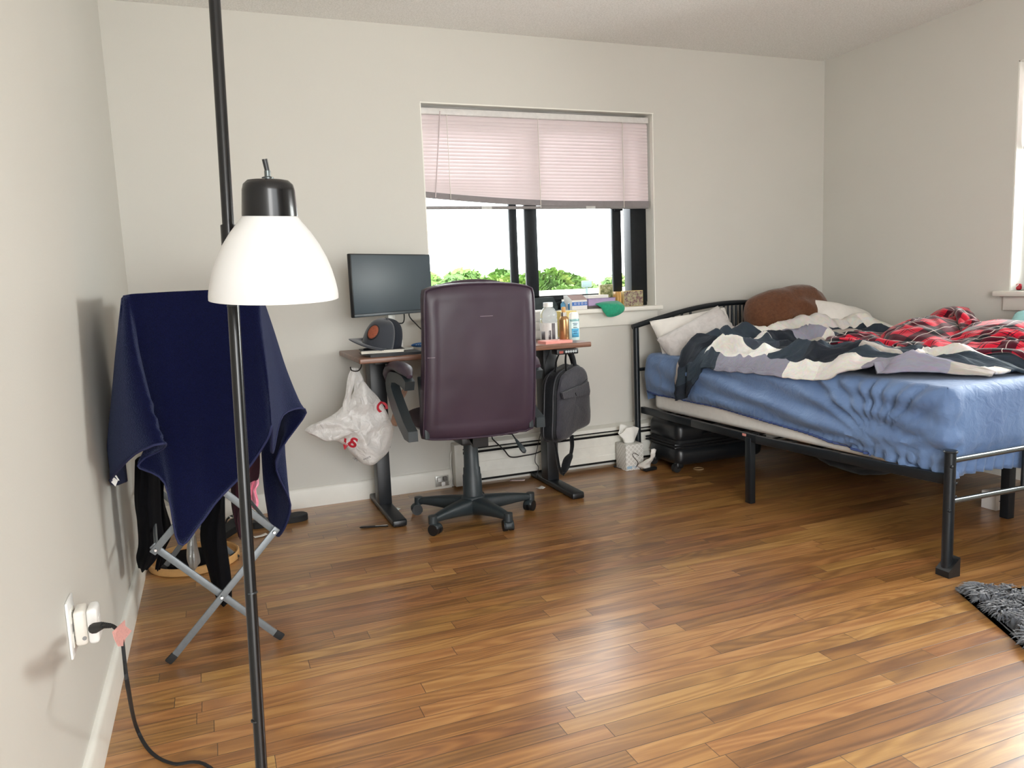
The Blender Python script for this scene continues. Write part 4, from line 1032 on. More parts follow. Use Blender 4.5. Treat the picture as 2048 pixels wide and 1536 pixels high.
# ---------------------------------------------------------------- clothes on the rack
def terry(name, col, bump=.9):
    m, nd, lk, b = nmat(name); tc = nd.new('ShaderNodeTexCoord')
    n1 = N(nd, 'ShaderNodeTexNoise', i_Scale=420.0, i_Detail=2.0); n2 = N(nd, 'ShaderNodeTexNoise', i_Scale=7.0, i_Detail=3.0)
    for n in (n1, n2): lk.new(tc.outputs['Object'], n.inputs['Vector'])
    c = srgb(*col); r = ramp(nd, [(.3, tuple(v*.6 for v in c[:3])+(1,)), (.7, tuple(min(1, v*1.4) for v in c[:3])+(1,))]); lk.new(n1.outputs['Fac'], r.inputs['Fac']); lk.new(r.outputs['Color'], b.inputs['Base Color'])
    b.inputs['Roughness'].default_value = 1.0; b.inputs['Specular IOR Level'].default_value = .1; b.inputs['Sheen Weight'].default_value = .22; b.inputs['Sheen Roughness'].default_value = .4
    b.inputs['Sheen Tint'].default_value = (.45, .55, .95, 1)
    bp = N(nd, 'ShaderNodeBump', i_Strength=bump, i_Distance=.004); lk.new(n1.outputs['Fac'], bp.inputs['Height']); lk.new(bp.outputs['Normal'], b.inputs['Normal']); return m
M_towel = terry('navy_terry', (9, 13, 44))
# columns of the hanging sheet from the left back round the front to the right back: (px, py, y) from the bar down to the hem
cols = [
 [(258, 590, -1.00), (243, 700, -1.00), (236, 820, -.98), (232, 915, -.98), (232, 965, -.98)],
 [(243, 597, -1.50), (232, 690, -1.46), (222, 800, -1.42), (214, 890, -1.38), (214, 968, -1.36)],
 [(246, 593, -1.55), (243, 690, -1.57), (250, 790, -1.60), (262, 860, -1.62), (270, 908, -1.62)],
 [(252, 590, -1.56), (266, 690, -1.60), (290, 780, -1.64), (312, 850, -1.67), (327, 889, -1.68)],
 [(258, 589, -1.56), (276, 690, -1.575), (300, 790, -1.585), (318, 870, -1.59), (326, 900, -1.59)],
 [(268, 588, -1.56), (278, 690, -1.565), (292, 800, -1.56), (292, 890, -1.545), (276, 931, -1.535)],
 [(285, 587, -1.56), (292, 700, -1.57), (306, 820, -1.57), (322, 920, -1.56), (330, 965, -1.555)],
 [(310, 585, -1.565), (318, 700, -1.58), (334, 840, -1.585), (350, 980, -1.58), (358, 1086, -1.575)],
 [(345, 583, -1.565), (354, 700, -1.575), (370, 840, -1.58), (384, 960, -1.575), (398, 1050, -1.57)],
 [(390, 581, -1.565), (398, 700, -1.57), (412, 820, -1.57), (424, 920, -1.565), (436, 1000, -1.56)],
 [(440, 579, -1.565), (452, 690, -1.575), (470, 800, -1.58), (482, 880, -1.58), (494, 940, -1.575)],
 [(490, 578, -1.565), (500, 670, -1.59), (516, 760, -1.61), (528, 830, -1.62), (534, 880, -1.62)],
 [(515, 580, -1.56), (522, 650, -1.585), (532, 720, -1.61), (540, 790, -1.63), (544, 852, -1.63)],
 [(518, 581, -1.54), (527, 660, -1.53), (538, 750, -1.52), (545, 850, -1.51), (545, 905, -1.50)],
 [(520, 584, -1.44), (536, 660, -1.40), (552, 740, -1.36), (566, 810, -1.33), (566, 830, -1.33)],
 [(523, 586, -1.30), (548, 660, -1.27), (572, 735, -1.24), (596, 795, -1.22), (612, 825, -1.21)],
 [(522, 588, -1.10), (544, 680, -1.12), (564, 780, -1.14), (570, 860, -1.14), (552, 922, -1.15)],
 [(516, 590, -.95), (536, 700, -.98), (556, 830, -1.02), (572, 940, -1.06), (581, 1010, -1.08)],
 [(510, 592, -.85), (528, 700, -.90), (546, 850, -.96), (560, 980, -1.0), (558, 1072, -1.02)],
 [(500, 596, -.80), (512, 700, -.84), (522, 840, -.90), (528, 960, -.94), (540, 1040, -.96)],
]
G = [[at(a, b_, 'y', y) for a, b_, y in c] for c in cols]
fine = crgrid(G, 7, 5)
for i, r_ in enumerate(fine):
    for j, p_ in enumerate(r_):
        t_ = j/(len(r_)-1); n_ = fbm(Vector((i*.10, j*.05, 3.3)), 1.0, 3)
        p_.y += .010*t_*n_
        # pulled weave band near the left corner fold
        if 12 < i < 24 and t_ > .55: p_.z += .004*math.sin(j*2.1)*t_; p_.x += .003*math.sin(j*1.7)
ztp = Zt*3+.016
for r_ in fine:
    for p_ in r_: p_.x = max(p_.x, .012)
q = MB(); q.grid(fine)
# the top, lying over the bars
topedge = [r_[0] for r_ in fine]
cxy = Vector((.30, -1.15, ztp+.004))
def lie(p_, k):
    c_ = Vector((min(max(p_.x*.75+.075, .14), .46), min(max(p_.y*.85-.15, -1.50), -.85), ztp))
    w_ = Vector((p_.x, p_.y, p_.z)); r_ = w_.lerp(c_, k); r_.z = w_.z+(ztp-w_.z)*min(1, k*2.2)+.012*math.sin(PI*min(1, k*1.5))*(1 if k < .66 else 0); return r_
ringN = []
for k in (0, .25, .55, 1.0): ringN.append([lie(p_, k) for p_ in topedge])
q.grid(ringN)
inner_ = ringN[-1]; n_ = len(inner_)
tcen = Vector((.29, -1.15, ztp-.004))
q.grid([inner_, [p_.lerp(tcen, .5) for p_ in inner_], [p_.lerp(tcen, .97) for p_ in inner_]])
bmesh.ops.remove_doubles(q.bm, verts=q.bm.verts[:], dist=.0003)
tw = q.build('towel', M_towel, loc=(.30, -1.55, ztp), solid=.006, ang=80)
tag(tw, 'large navy blue terry towel draped over the drying rack', 'towel')
hem = [r_[-1] for r_ in fine]
MB().tube(hem, .0036, 6).build('hem', mat('navy_hem', (20, 28, 70), .8), tw)
ct_ = at(232, 962, 'y', -1.0)
q = MB(); q.prism([at(a_, b_, 'y', -1.40) for a_, b_ in ((220, 962), (227, 954), (236, 961), (231, 973))], (0, .001, 0)); q.prism([at(a_, b_, 'y', -1.402) for a_, b_ in ((224, 949), (233, 951), (239, 961), (236, 961), (231, 954))], (0, .001, 0)); q.build('care_label', M_paper, tw, smooth=False)

def hang(name, lab, cat, pts, m, thick=.02, nr=7, nu=6, wob=.008):
    """a garment hanging in folds: pts are rows of (px, py, y), left to right, from top to bottom; closed as a flattened tube"""
    rows = [[at(a, b_, 'y', y) for a, b_, y in r] for r in pts]
    g = crgrid(rows, nr, nu)
    out = []
    for i, r_ in enumerate(g):
        n = len(r_); fr_ = []; bk2 = []
        for j, p_ in enumerate(r_):
            u = j/(n-1); th = thick*math.sin(PI*u)**.5
            f_ = wob*math.sin(u*15+i*.15)+wob*fbm(p_, 14, 2)
            fr_.append(p_+Vector((0, -th*.5+f_, 0))); bk2.append(p_+Vector((0, th*.5+f_*.6, 0)))
        out.append(fr_+bk2[::-1][1:-1])
    q = MB(); q.grid(out, closed_u=True)
    q.bm.verts.ensure_lookup_table(); n = len(out[0]); q.bm.faces.new(q.bm.verts[:n]); q.bm.faces.new(q.bm.verts[-n:])
    o = q.build(name, m, loc=g[0][len(g[0])//2], ang=70); return tag(o, lab, cat)
M_blk = mat('black_jersey', (7, 7, 11), .95, var=.3, nscale=30, spec=.15)
M_maroon = mat('maroon_jersey', (54, 14, 30), .9, var=.2, nscale=30)
M_pink = mat('pink_cotton', (240, 160, 180), .85, var=.12, nscale=40)
hang('leggings', 'black leggings hanging through the middle of the drying rack, long leg down', 'leggings', [
 [(425, 930, -1.12), (440, 925, -1.16), (455, 925, -1.12)], [(418, 990, -1.1), (438, 990, -1.15), (450, 985, -1.12)], [(400, 1070, -1.1), (430, 1075, -1.16), (452, 1070, -1.12)], [(418, 1150, -1.1), (438, 1150, -1.15), (462, 1150, -1.12)], [(432, 1195, -1.1), (446, 1200, -1.14), (464, 1195, -1.12)], [(448, 1234, -1.1), (456, 1238, -1.12), (464, 1234, -1.12)]], M_blk, .05)
hang('hoodie', 'bulky black top hanging at the wall side of the drying rack', 'top', [
 [(270, 920, -1.2), (290, 915, -1.28), (318, 930, -1.2)], [(268, 1000, -1.2), (292, 990, -1.28), (322, 985, -1.2)], [(274, 1050, -1.2), (298, 1050, -1.28), (324, 1040, -1.2)], [(276, 1090, -1.2), (300, 1090, -1.26), (330, 1080, -1.2)], [(272, 1115, -1.2), (292, 1120, -1.26), (318, 1110, -1.2)], [(276, 1132, -1.2), (288, 1136, -1.24), (300, 1130, -1.2)]], M_blk, .08, wob=.012)
hang('jogging_trousers', 'black trousers hanging behind the towel point on the rack', 'trousers', [
 [(310, 930, -.95), (325, 925, -1.0), (338, 935, -.95)], [(312, 1000, -.95), (326, 1000, -1.0), (326, 990, -.95)], [(318, 1060, -.95), (330, 1060, -1.0), (344, 1060, -.95)], [(316, 1100, -.95), (322, 1105, -.98), (330, 1100, -.95)], [(310, 1136, -.95), (316, 1138, -.97), (322, 1136, -.95)]], M_blk, .05)
hang('maroon_shirt', 'dark maroon shirt hanging in the right half of the drying rack', 'shirt', [
 [(466, 880, -1.0), (495, 875, -1.05), (520, 880, -1.0)], [(462, 930, -1.0), (490, 930, -1.06), (518, 955, -1.0)], [(462, 990, -1.0), (480, 1000, -1.05), (498, 965, -1.0)], [(464, 1020, -1.0), (474, 1030, -1.03), (486, 1020, -1.0)], [(476, 1070, -1.0), (480, 1075, -1.02), (484, 1070, -1.0)]], M_maroon, .05)
hang('pink_shirt', 'crumpled pink cotton shirt hanging behind the maroon shirt', 'shirt', [
 [(494, 935, -.90), (505, 932, -.92), (513, 940, -.90)], [(494, 962, -.90), (508, 960, -.93), (518, 966, -.90)], [(495, 985, -.90), (504, 984, -.93), (512, 978, -.90)], [(496, 1000, -.90), (508, 1002, -.94), (517, 1000, -.90)], [(498, 1012, -.90), (508, 1015, -.93), (516, 1010, -.90)]], M_pink, .04, wob=.014)
hang('satin_sock', 'silver grey satiny sock hanging below the towel point', 'sock', [
 [(378, 1066, -1.0), (384, 1064, -1.02), (390, 1068, -1.0)], [(374, 1092, -1.0), (384, 1092, -1.03), (396, 1096, -1.0)], [(373, 1118, -1.0), (386, 1122, -1.04), (401, 1120, -1.0)], [(378, 1132, -1.0), (388, 1136, -1.03), (396, 1130, -1.0)], [(384, 1139, -1.0), (387, 1140, -1.01), (390, 1138, -1.0)]], mat('silver_satin', (170, 170, 168), .3, .5, var=.15, nscale=20), .04)
# round wooden tray leaning on the floor behind the rack
c = at(390, 1118, 'z', .012); 
tr_ = thing('wooden_tray', 'round pale wooden tray lying on the floor behind the drying rack', 'tray', (c.x, c.y, 0))
MB().lathe([(0, .004), (.165, .004), (.172, .0), (.178, .004), (.178, .030), (.174, .034), (.168, .030), (.166, .012), (0, .012)], (c.x, c.y, 0), seg=56).build('body', mat('pale_pine', (196, 152, 96), .5, var=.12, nscale=18), tr_)
MB().lathe([(0, .0122), (.12, .0122), (.118, .022), (.05, .028), (0, .03)], (c.x-.02, c.y+.01, 0), seg=30).build('dark_cloth', M_blk, tr_)
# sandals behind the rack
def sandal(px, py, rz, lab, beads):
    c = at(px, py, 'z', 0.0)
    t = thing('sandal', lab, 'sandal', (c.x, c.y, 0), rz, 'black sandals by the back wall')
    out = [(-.125, -.030), (-.06, -.038), (.03, -.042), (.09, -.046), (.125, -.03), (.135, 0), (.125, .03), (.09, .044), (.03, .036), (-.06, .034), (-.125, .030), (-.138, 0)]
    pts = [p_.to_2d() for p_ in cr([(a, b_, 0) for a, b_ in out], 4, True)]
    MB().prism([(p_.x, p_.y, .001) for p_ in pts], (0, 0, .026)).build('sole', M_rub, t, local=True)
    MB().prism([(p_.x*.95, p_.y*.93, .0272) for p_ in pts], (0, 0, .003)).build('insole', mat('dark_insole', (34, 36, 40), .7), t, local=True)
    MB().tube(cr([(.03, -.045, .018), (.04, -.03, .05), (.045, 0, .06), (.04, .03, .05), (.03, .042, .018)], 5), .012, 8, flat=(1.0, .3)).build('strap', M_rub, t, local=True)
    if beads:
        for k in range(7): MB().ball(Vector((.03+.012*abs(k-3)*0+.01*(k % 2), -.03+.010*k, .060+.004*math.sin(k))), .0045, sub=2).build('bead', mat('white_bead', (236, 236, 232), .25), t, local=True)
sandal(560, 1046, .12, 'plain black sandal lying right of the rack against the wall', False)
sandal(462, 1062, 1.1, 'black sandal with white beads lying behind the rack', True)
# ================================================================ BED
def BX(v, u=0.0): return 2.66+.0369*v+u            # bed runs from the headboard (v=0) to the foot (v=2.0), slightly skewed in the room
HY, BL, BW = -.10, 2.005, 1.40
def B(u, v, z): return Vector((BX(v, u), HY-v, z))
M_bedm = mat('black_bed_steel', (30, 35, 40), .35, .35, var=.1, nscale=50)
bed = thing('bed_frame', 'black metal bed frame with an arched spindle headboard', 'bed', B(BW/2, BL/2, 0))
hz_, ftz = .822, .452
hb_ = MB(); hb_.tube([B(0, 0, 0.012), B(0, 0, hz_)], .0175, 18); hb_.build('head_post', M_bedm, bed)
MB().tube([B(BW, 0, 0.012), B(BW, 0, hz_)], .0175, 18).build('head_post', M_bedm, bed)
arc = lambda u: hz_+.012+.105*math.sin(PI*min(1, max(0, u/BW)))**.85
pts = [B(-.022+(BW+.044)*k/40, 0, hz_+.006+.108*math.sin(PI*k/40)) for k in range(41)]
MB().tube(pts, .0155, 16).build('arched_top_rail', M_bedm, bed)
MB().tube([B(0, 0, .575), B(BW, 0, .575)], .0105, 12).build('lower_head_rail', M_bedm, bed)
for px in (1347, 1364, 1381, 1448, 1464, 1480):
    u = at(px, 640, 'y', HY).x-2.66
    for uu in (u, BW-u):
        MB().tube([B(uu, 0, .575), B(uu, 0, hz_+.108*math.sin(PI*(uu+.022)/(BW+.044)))], .0078, 10).build('spindle', M_bedm, bed)
for u in (0, BW):
    fp = MB().tube([B(u, BL, .02), B(u, BL, ftz)], .0190, 20).build('foot_post', M_bedm, bed)
    MB().lathe([(0, 0), (.023, 0), (.0245, .004), (.022, .008), (0, .010)], B(u, BL, ftz), seg=24).build('post_cap', M_bedm, fp)
    sg = 1 if u == 0 else -1
    q = MB(); q.prism([B(u, BL, 0)+Vector((-.026, -.030, 0.001)), B(u, BL, 0)+Vector((.030, -.030, .001)), B(u, BL, 0)+Vector((.030, -.030, .070)), B(u, BL, 0)+Vector((-.026, -.030, .024))], (0, .054, 0)); q.build('foot_bracket', M_blackp, fp, smooth=False)
    for z, dx, dy in ((.405, -.012, -.016), (.340, .016, -.012), (.292, .016, -.012), (.245, -.014, -.014)):
        c = B(u, BL, z)+Vector((dx, dy, 0)); MB().ball(c, (.006, .006, .006), sub=2).build('bolt', M_bedm, fp)
MB().tube([B(0, BL, .422), B(BW, BL, .430)], .0105, 14).build('foot_rail', mat('worn_steel_rail', (112, 118, 120), .25, .85), bed)
MB().tube([B(0, BL, .272), B(BW, BL, .265)], .0105, 14).build('foot_rail', mat('worn_steel_rail', (112, 118, 120), .25, .85), bed)
for k in range(1, 4):
    MB().tube([B(.39*k-.005, BL, .27), B(.39*k-.005, BL, .425)], .0085, 12).build('foot_spindle', M_bedm, bed)
for u in (.022, BW-.022):
    r1 = [B(u, .02, .355), B(u, .5, .347), B(u, 1.0, .343), B(u, 1.5, .352), B(u, BL-.02, .366)]
    q = MB()
    for a, b_ in zip(r1, r1[1:]): q.bar(a-Vector((0, 0, .019)), b_-Vector((0, 0, .019)), .026, .038, bev=.003)
    rl_ = q.build('side_rail', M_bedm, bed)
    MB().bx(B(u-.016, .93, 0)+Vector((0, 0, .001)), B(u+.014, .97, .326), .003).build('middle_leg', M_bedm, bed)
    if u < 1: 
        MB().bx(B(u-.0155, .935, .330), B(u-.012, .910, .342)).build('warning_sticker', mat('pink_sticker', (206, 140, 130), .5), rl_, smooth=False)
for k in range(8):
    v = .14+.245*k; MB().bar(B(.02, v, .33), B(BW-.02, v, .33), .05, .012).build('cross_slat', M_bedm, bed)
c_ = at(2022, 1038, 'z', 0)
MB().bx((c_.x-.02, c_.y, .001), (c_.x+.02, c_.y+.04, .324), .003).build('centre_leg', M_bedm, bed)
MB().bar((c_.x, c_.y+.02, .31), (c_.x-.02, HY-.05, .31), .03, .03).build('centre_rail', M_bedm, bed)

# ---------------------------------------------------------------- mattress and fitted sheet
MZ0, MZ1 = .345, .665
MX = lambda y: 2.708+.0369*(-y-.16)
MXR, MYH, MYF = 4.125, -.155, -2.055
def mshell(s, t, off):
    """outline of the mattress: s along the perimeter, t height 0..1; returns point and outward normal"""
    pass
def outline(off, r=.07, n=6):
    """plan outline (list of (x,y,nx,ny)), starting at the head left corner and running down the left side, foot, right, head"""
    xl0, xl1 = MX(MYH)-off, MX(MYF)-off
    cs = [(xl0, MYH+off), (xl1, MYF-off), (MXR+off*.3, MYF-off), (MXR+off*.3, MYH+off)]
    out = []
    N_ = 4
    for i in range(4):
        p0, p1, p2 = Vector(cs[i-1]), Vector(cs[i]), Vector(cs[(i+1) % 4])
        a = (p0-p1).normalized(); b_ = (p2-p1).normalized(); c = p1+(a+b_)*r
        a0 = math.atan2(-b_.y, -b_.x); a1 = math.atan2(-a.y, -a.x)
        d = (a1-a0+PI) % (2*PI)-PI
        seg_ = [(c.x+r*math.cos(a0+d*k/n), c.y+r*math.sin(a0+d*k/n)) for k in range(n+1)]
        out.append(seg_)
    return out
def rbox(off, z0, z1, rr=.05):
    q = MB(); o_ = [p_ for s_ in outline(off) for p_ in s_]
    c = Vector((sum(p_[0] for p_ in o_)/len(o_), sum(p_[1] for p_ in o_)/len(o_)))
    rings = []
    for k in range(7):
        a = PI/2*k/6; rings.append((rr*(1-math.sin(a)), z0+rr*(1-math.cos(a))))
    r0 = .028
    prof = [(r0*(1-math.sin(PI/2*k/6)), z0+r0*(1-math.cos(PI/2*k/6))) for k in range(7)]+[(rr*(1-math.cos(PI/2*k/6)), z1-rr*(1-math.sin(PI/2*k/6))) for k in range(7)]
    rows = []
    for ins, z in prof:
        rows.append([Vector((c.x+(p_[0]-c.x)*(1-ins/.70), c.y+(p_[1]-c.y)*(1-ins/.95), z)) for p_ in o_])
    q.grid(rows, closed_u=True)
    q.bm.verts.ensure_lookup_table(); n = len(o_); q.bm.faces.new(q.bm.verts[:n][::-1]); q.bm.faces.new(q.bm.verts[-n:]); return q
mt = rbox(-.007, MZ0, MZ1).build('mattress', mat('white_mattress_ticking', (226, 224, 220), .85, var=.04, nscale=30, bump=.15), loc=(3.42, -1.1, MZ0))
tag(mt, 'thick white mattress on the black bed frame under the blue sheet', 'mattress')

def sheet_mat():
    m, nd, lk, b = nmat('blue_cotton_sheet'); tc = nd.new('ShaderNodeTexCoord')
    n1 = N(nd, 'ShaderNodeTexNoise', i_Scale=6.0, i_Detail=4.0); n2 = N(nd, 'ShaderNodeTexNoise', i_Scale=26.0, i_Detail=4.0, i_Distortion=.8)
    for n in (n1, n2): lk.new(tc.outputs['Object'], n.inputs['Vector'])
    r = ramp(nd, [(.3, srgb(84, 108, 148)), (.7, srgb(98, 124, 164))]); lk.new(n1.outputs['Fac'], r.inputs['Fac']); lk.new(r.outputs['Color'], b.inputs['Base Color'])
    b.inputs['Roughness'].default_value = .62; b.inputs['Specular IOR Level'].default_value = .35; b.inputs['Sheen Weight'].default_value = .15
    bp = N(nd, 'ShaderNodeBump', i_Strength=.42, i_Distance=.012); lk.new(n2.outputs['Fac'], bp.inputs['Height']); lk.new(bp.outputs['Normal'], b.inputs['Normal']); return m
# rows: from the middle of the top outward over the edge and down to the hem; columns along left side + foot
def resample(pl, step):
    out = [Vector(pl[0])]
    for a, b_ in zip(pl, pl[1:]):
        a, b_ = Vector(a), Vector(b_); L = (b_-a).length; n = max(1, round(L/step))
        out += [a.lerp(b_, k/n) for k in range(1, n+1)]
    return out
oc = outline(.020, .040, 8)
perim = [p_ for s_ in oc[0][4:] for p_ in [s_]]+[p_ for p_ in oc[1]]+[p_ for p_ in oc[2]]+[p_ for p_ in oc[3]]+oc[0][:5]
pl_ = resample([Vector((*p_, 0)) for p_ in perim], .0125)
lens = [0.0]
for a, b_ in zip(pl_, pl_[1:]): lens.append(lens[-1]+(b_-a).length)
cx_, cy_ = 3.43, -1.10
# the corner at the left foot, in arc length
sF = min(range(len(pl_)), key=lambda i: (pl_[i]-Vector((MX(MYF), MYF, 0))).length); sF = lens[sF]
sR = min(range(len(pl_)), key=lambda i: (pl_[i]-Vector((MXR, MYF, 0))).length); sR = lens[sR]
def hemz(s):
    """height of the sheet's hem: rides up at the head, tucked below the rail towards the foot"""
    k = s/sF
    if s <= sF:
        pts_ = [(0, .452), (.06, .440), (.3, .440), (.5, .422), (.7, .394), (.85, .366), (1.0, .338)]
        for (a, za), (b_, zb2) in zip(pts_, pts_[1:]):
            if a <= k <= b_: return za+(zb2-za)*(k-a)/(b_-a)
    if s <= sR: return .340+.010*math.sin((s-sF)*9)
    return .40
rows = []; PR = 34
def ridge(x): return 1-abs(((x) % 1.0)*2-1)
for j in range(PR+1):
    row = []
    t_ = j/PR
    for i, p_ in enumerate(pl_):
        s = lens[i]; hz0 = hemz(s)
        d = Vector((p_.x-cx_, p_.y-cy_, 0))
        a = pl_[min(i+1, len(pl_)-1)]-pl_[max(i-1, 0)]; nrm = Vector((a.y, -a.x, 0)).normalized()
        if nrm.dot(d) < 0: nrm = -nrm
        if t_ < .36:                # top
            k = t_/.36; w_ = .02+.98*k
            P_ = Vector((cx_+d.x*w_, cy_+d.y*w_, MZ1+.008)); P_ -= nrm*.045*k**6
            P_.z += .006*fbm(Vector((P_.x*3, P_.y*3, 1)), 1, 2)*k
        elif t_ < .50:
            k = (t_-.36)/.14; a_ = PI/2*k; P_ = Vector((p_.x, p_.y, MZ1+.008-.045*(1-math.cos(a_))))-nrm*.045*(1-math.sin(a_))
        else:
            k = (t_-.50)/.50; P_ = Vector((p_.x, p_.y, MZ1-.037+(hz0-MZ1+.037)*k))
            P_ += nrm*(.006*math.sin(PI*k)-.006*k**3)
        # drag folds that run from the elastic near the left foot corner up and toward the head
        if t_ > .30:
            wgt = min(1, (t_-.30)/.15)
            f0 = sF-.30                                   # focus along the side
            zz = P_.z-.425; ds = s-f0
            th = math.atan2(zz+.001, -ds); rd = math.hypot(zz, ds)
            if ds < .35 and s < sF+.12:
                amp = .018*math.exp(-rd/.8)*min(1, rd/.22)*wgt
                P_ += nrm*amp*(ridge(th*3.6+.25*fbm(Vector((s*1.5, P_.z*3, 0)), 1, 2))-.45)*2
                P_ += nrm*.0045*wgt*math.exp(-rd/1.3)*min(1, rd/.2)*math.sin(th*30+2*fbm(Vector((s*3, P_.z*5, 4)), 1, 2))
            # soft horizontal sag folds on the side
            if s < sF: P_ += nrm*.009*wgt*math.sin((P_.z*62+s*7.5)+2.2*fbm(Vector((s*2.2, P_.z*6, 9)), 1, 2))*min(1, s/.2)
            # pleats along the foot
            if s > sF-.05 and s < sR: P_ += nrm*.004*wgt*fbm(Vector((s*22, P_.z*5, 2)), 1, 2)
            if .0 < s < .5: P_ += nrm*.005*wgt*fbm(Vector((s*26, P_.z*7, 2)), 1, 2)
            # gathered elastic near the foot corner
            kz = math.exp(-((P_.z-(.425 if s < sF else .432))/.016)**2)
            if sF-.33 < s < sF-.02 or sF+.08 < s < sF+.42:
                P_ += nrm*(.0045*math.sin(s*2*PI/.0145)*kz-.012*kz)
                if P_.z < .42: P_ += nrm*.010*math.sin(s*2*PI/.052+2*fbm(Vector((s*9, 0, 0)), 1, 2))*min(1, (.42-P_.z)/.04)
        if t_ > .9 and s < sF-.3: P_ += nrm*.004*math.sin(s*2*PI/.03)
        if P_.x > W-.012: P_.x = W-.012
        row.append(P_)
    rows.append(row)
q = MB(); q.grid(rows)
shb = q.build('fitted_sheet', sheet_mat(), loc=(3.42, -1.1, MZ1), ang=75, solid=.002, offset=1)
tag(shb, 'blue fitted sheet stretched over the mattress', 'sheet')
hm = [rows[-1][i] for i in range(0, len(pl_)) if lens[i] < sF-.33]
MB().tube(hm, .0055, 6, flat=(1, 1)).build('hem', mat('navy_elastic_hem', (44, 62, 112), .7, var=.2, nscale=300), shb)
# ---------------------------------------------------------------- pillows
def fabric(name, col, var=.08, nscale=18, bump=.25, rough=.85, sheen=.1, dist=.01):
    m, nd, lk, b = nmat(name); tc = nd.new('ShaderNodeTexCoord')
    n1 = N(nd, 'ShaderNodeTexNoise', i_Scale=float(nscale), i_Detail=5.0, i_Distortion=.6); lk.new(tc.outputs['Object'], n1.inputs['Vector'])
    c = srgb(*col); r = ramp(nd, [(.3, tuple(v*(1-var) for v in c[:3])+(1,)), (.7, tuple(min(1, v*(1+var)) for v in c[:3])+(1,))]); lk.new(n1.outputs['Fac'], r.inputs['Fac']); lk.new(r.outputs['Color'], b.inputs['Base Color'])
    b.inputs['Roughness'].default_value = rough; b.inputs['Specular IOR Level'].default_value = .2; b.inputs['Sheen Weight'].default_value = sheen
    bp = N(nd, 'ShaderNodeBump', i_Strength=bump, i_Distance=dist); lk.new(n1.outputs['Fac'], bp.inputs['Height']); lk.new(bp.outputs['Normal'], b.inputs['Normal']); return m
def pillow(name, lab, M, w, h, t, m, wr=.006, seed=0, p=2.4, n=26, cat='pillow', gather=0.0, rnd=.15):
    q = MB()
    for sg in (1, -1):
        rows = []
        for i in range(n+1):
            row = []
            for j in range(n+1):
                a, b_ = 2*j/n-1, 2*i/n-1
                e = max(0, (1-abs(a)**p)*(1-abs(b_)**p))
                pin = 1-.10*(1-abs(a))*abs(b_)**3; pin2 = 1-.10*(1-abs(b_))*abs(a)**3
                P_ = Vector((a*w/2*pin2*math.sqrt(1-rnd*b_*b_*.5), b_*h/2*pin*math.sqrt(1-rnd*a*a*.5), sg*t/2*e**.5))
                k = wr*fbm(Vector((P_.x*9+seed, P_.y*9, sg*2)), 1, 3)*e**.3+wr*.6*(1-abs(fbm(Vector((P_.x*16, P_.y*5, seed)), 1, 2)))*e**.4
                if gather: k += gather*math.sin(b_*26+2*fbm(Vector((a*2, b_*2, seed)), 1, 2))*max(0, (a+.1))**1.0*e**.25
                P_.z += sg*k if e > 0 else 0
                row.append(M @ P_)
            rows.append(row)
        q.grid(rows)
    bmesh.ops.remove_doubles(q.bm, verts=q.bm.verts[:], dist=.0005)
    o = q.build(name, m, loc=M @ Vector((0, 0, 0)), ang=80); return tag(o, lab, cat, None)
def PM(c, xdir, ydir): return frame(c, xdir, ydir)
M_brown = fabric('brown_corduroy', (96, 62, 42), .18, 60, .3, .95, .25)
M_lin_g = fabric('grey_crinkled_cotton', (196, 192, 190), .10, 30, .5)
M_lin_w = fabric('white_cotton', (226, 223, 218), .05, 14, .3)
M_teal = fabric('aqua_cotton', (142, 200, 200), .10, 16, .3)
ZT = MZ1+.012
pls = []
pls.append(pillow('pillow', 'white pillow propped against the left headboard spindles behind the grey one', PM((3.00, -.205, .775), (1, .02, .10), (0, .45, .90)), .56, .26, .13, M_lin_w, .005, 3))
pls.append(pillow('pillow', 'crinkled pale grey pillow at the left end of the headboard', PM((2.935, -.335, .755), (.92, .08, .34), (-.22, .45, .80)), .50, .24, .17, M_lin_g, .008, 7, gather=.007))
pls.append(pillow('cushion', 'large brown corduroy cushion leaning on the middle of the headboard', PM((3.60, -.31, .835), (1, -.02, .12), (-.06, .42, .90)), .64, .42, .27, M_brown, .020, 11, p=2.0, rnd=.85, cat='cushion'))
pls.append(pillow('pillow', 'plump white pillow right of the brown cushion by the wall', PM((3.86, -.50, .765), (.92, -.10, -.22), (.10, .60, .78)), .46, .34, .17, M_lin_w, .007, 17))
pls.append(pillow('pillow', 'aqua pillow behind the red plaid blanket under the right window', PM((3.93, -1.74, .765), (.25, -1, 0), (.80, .2, .55)), .60, .38, .17, M_teal, .008, 23))

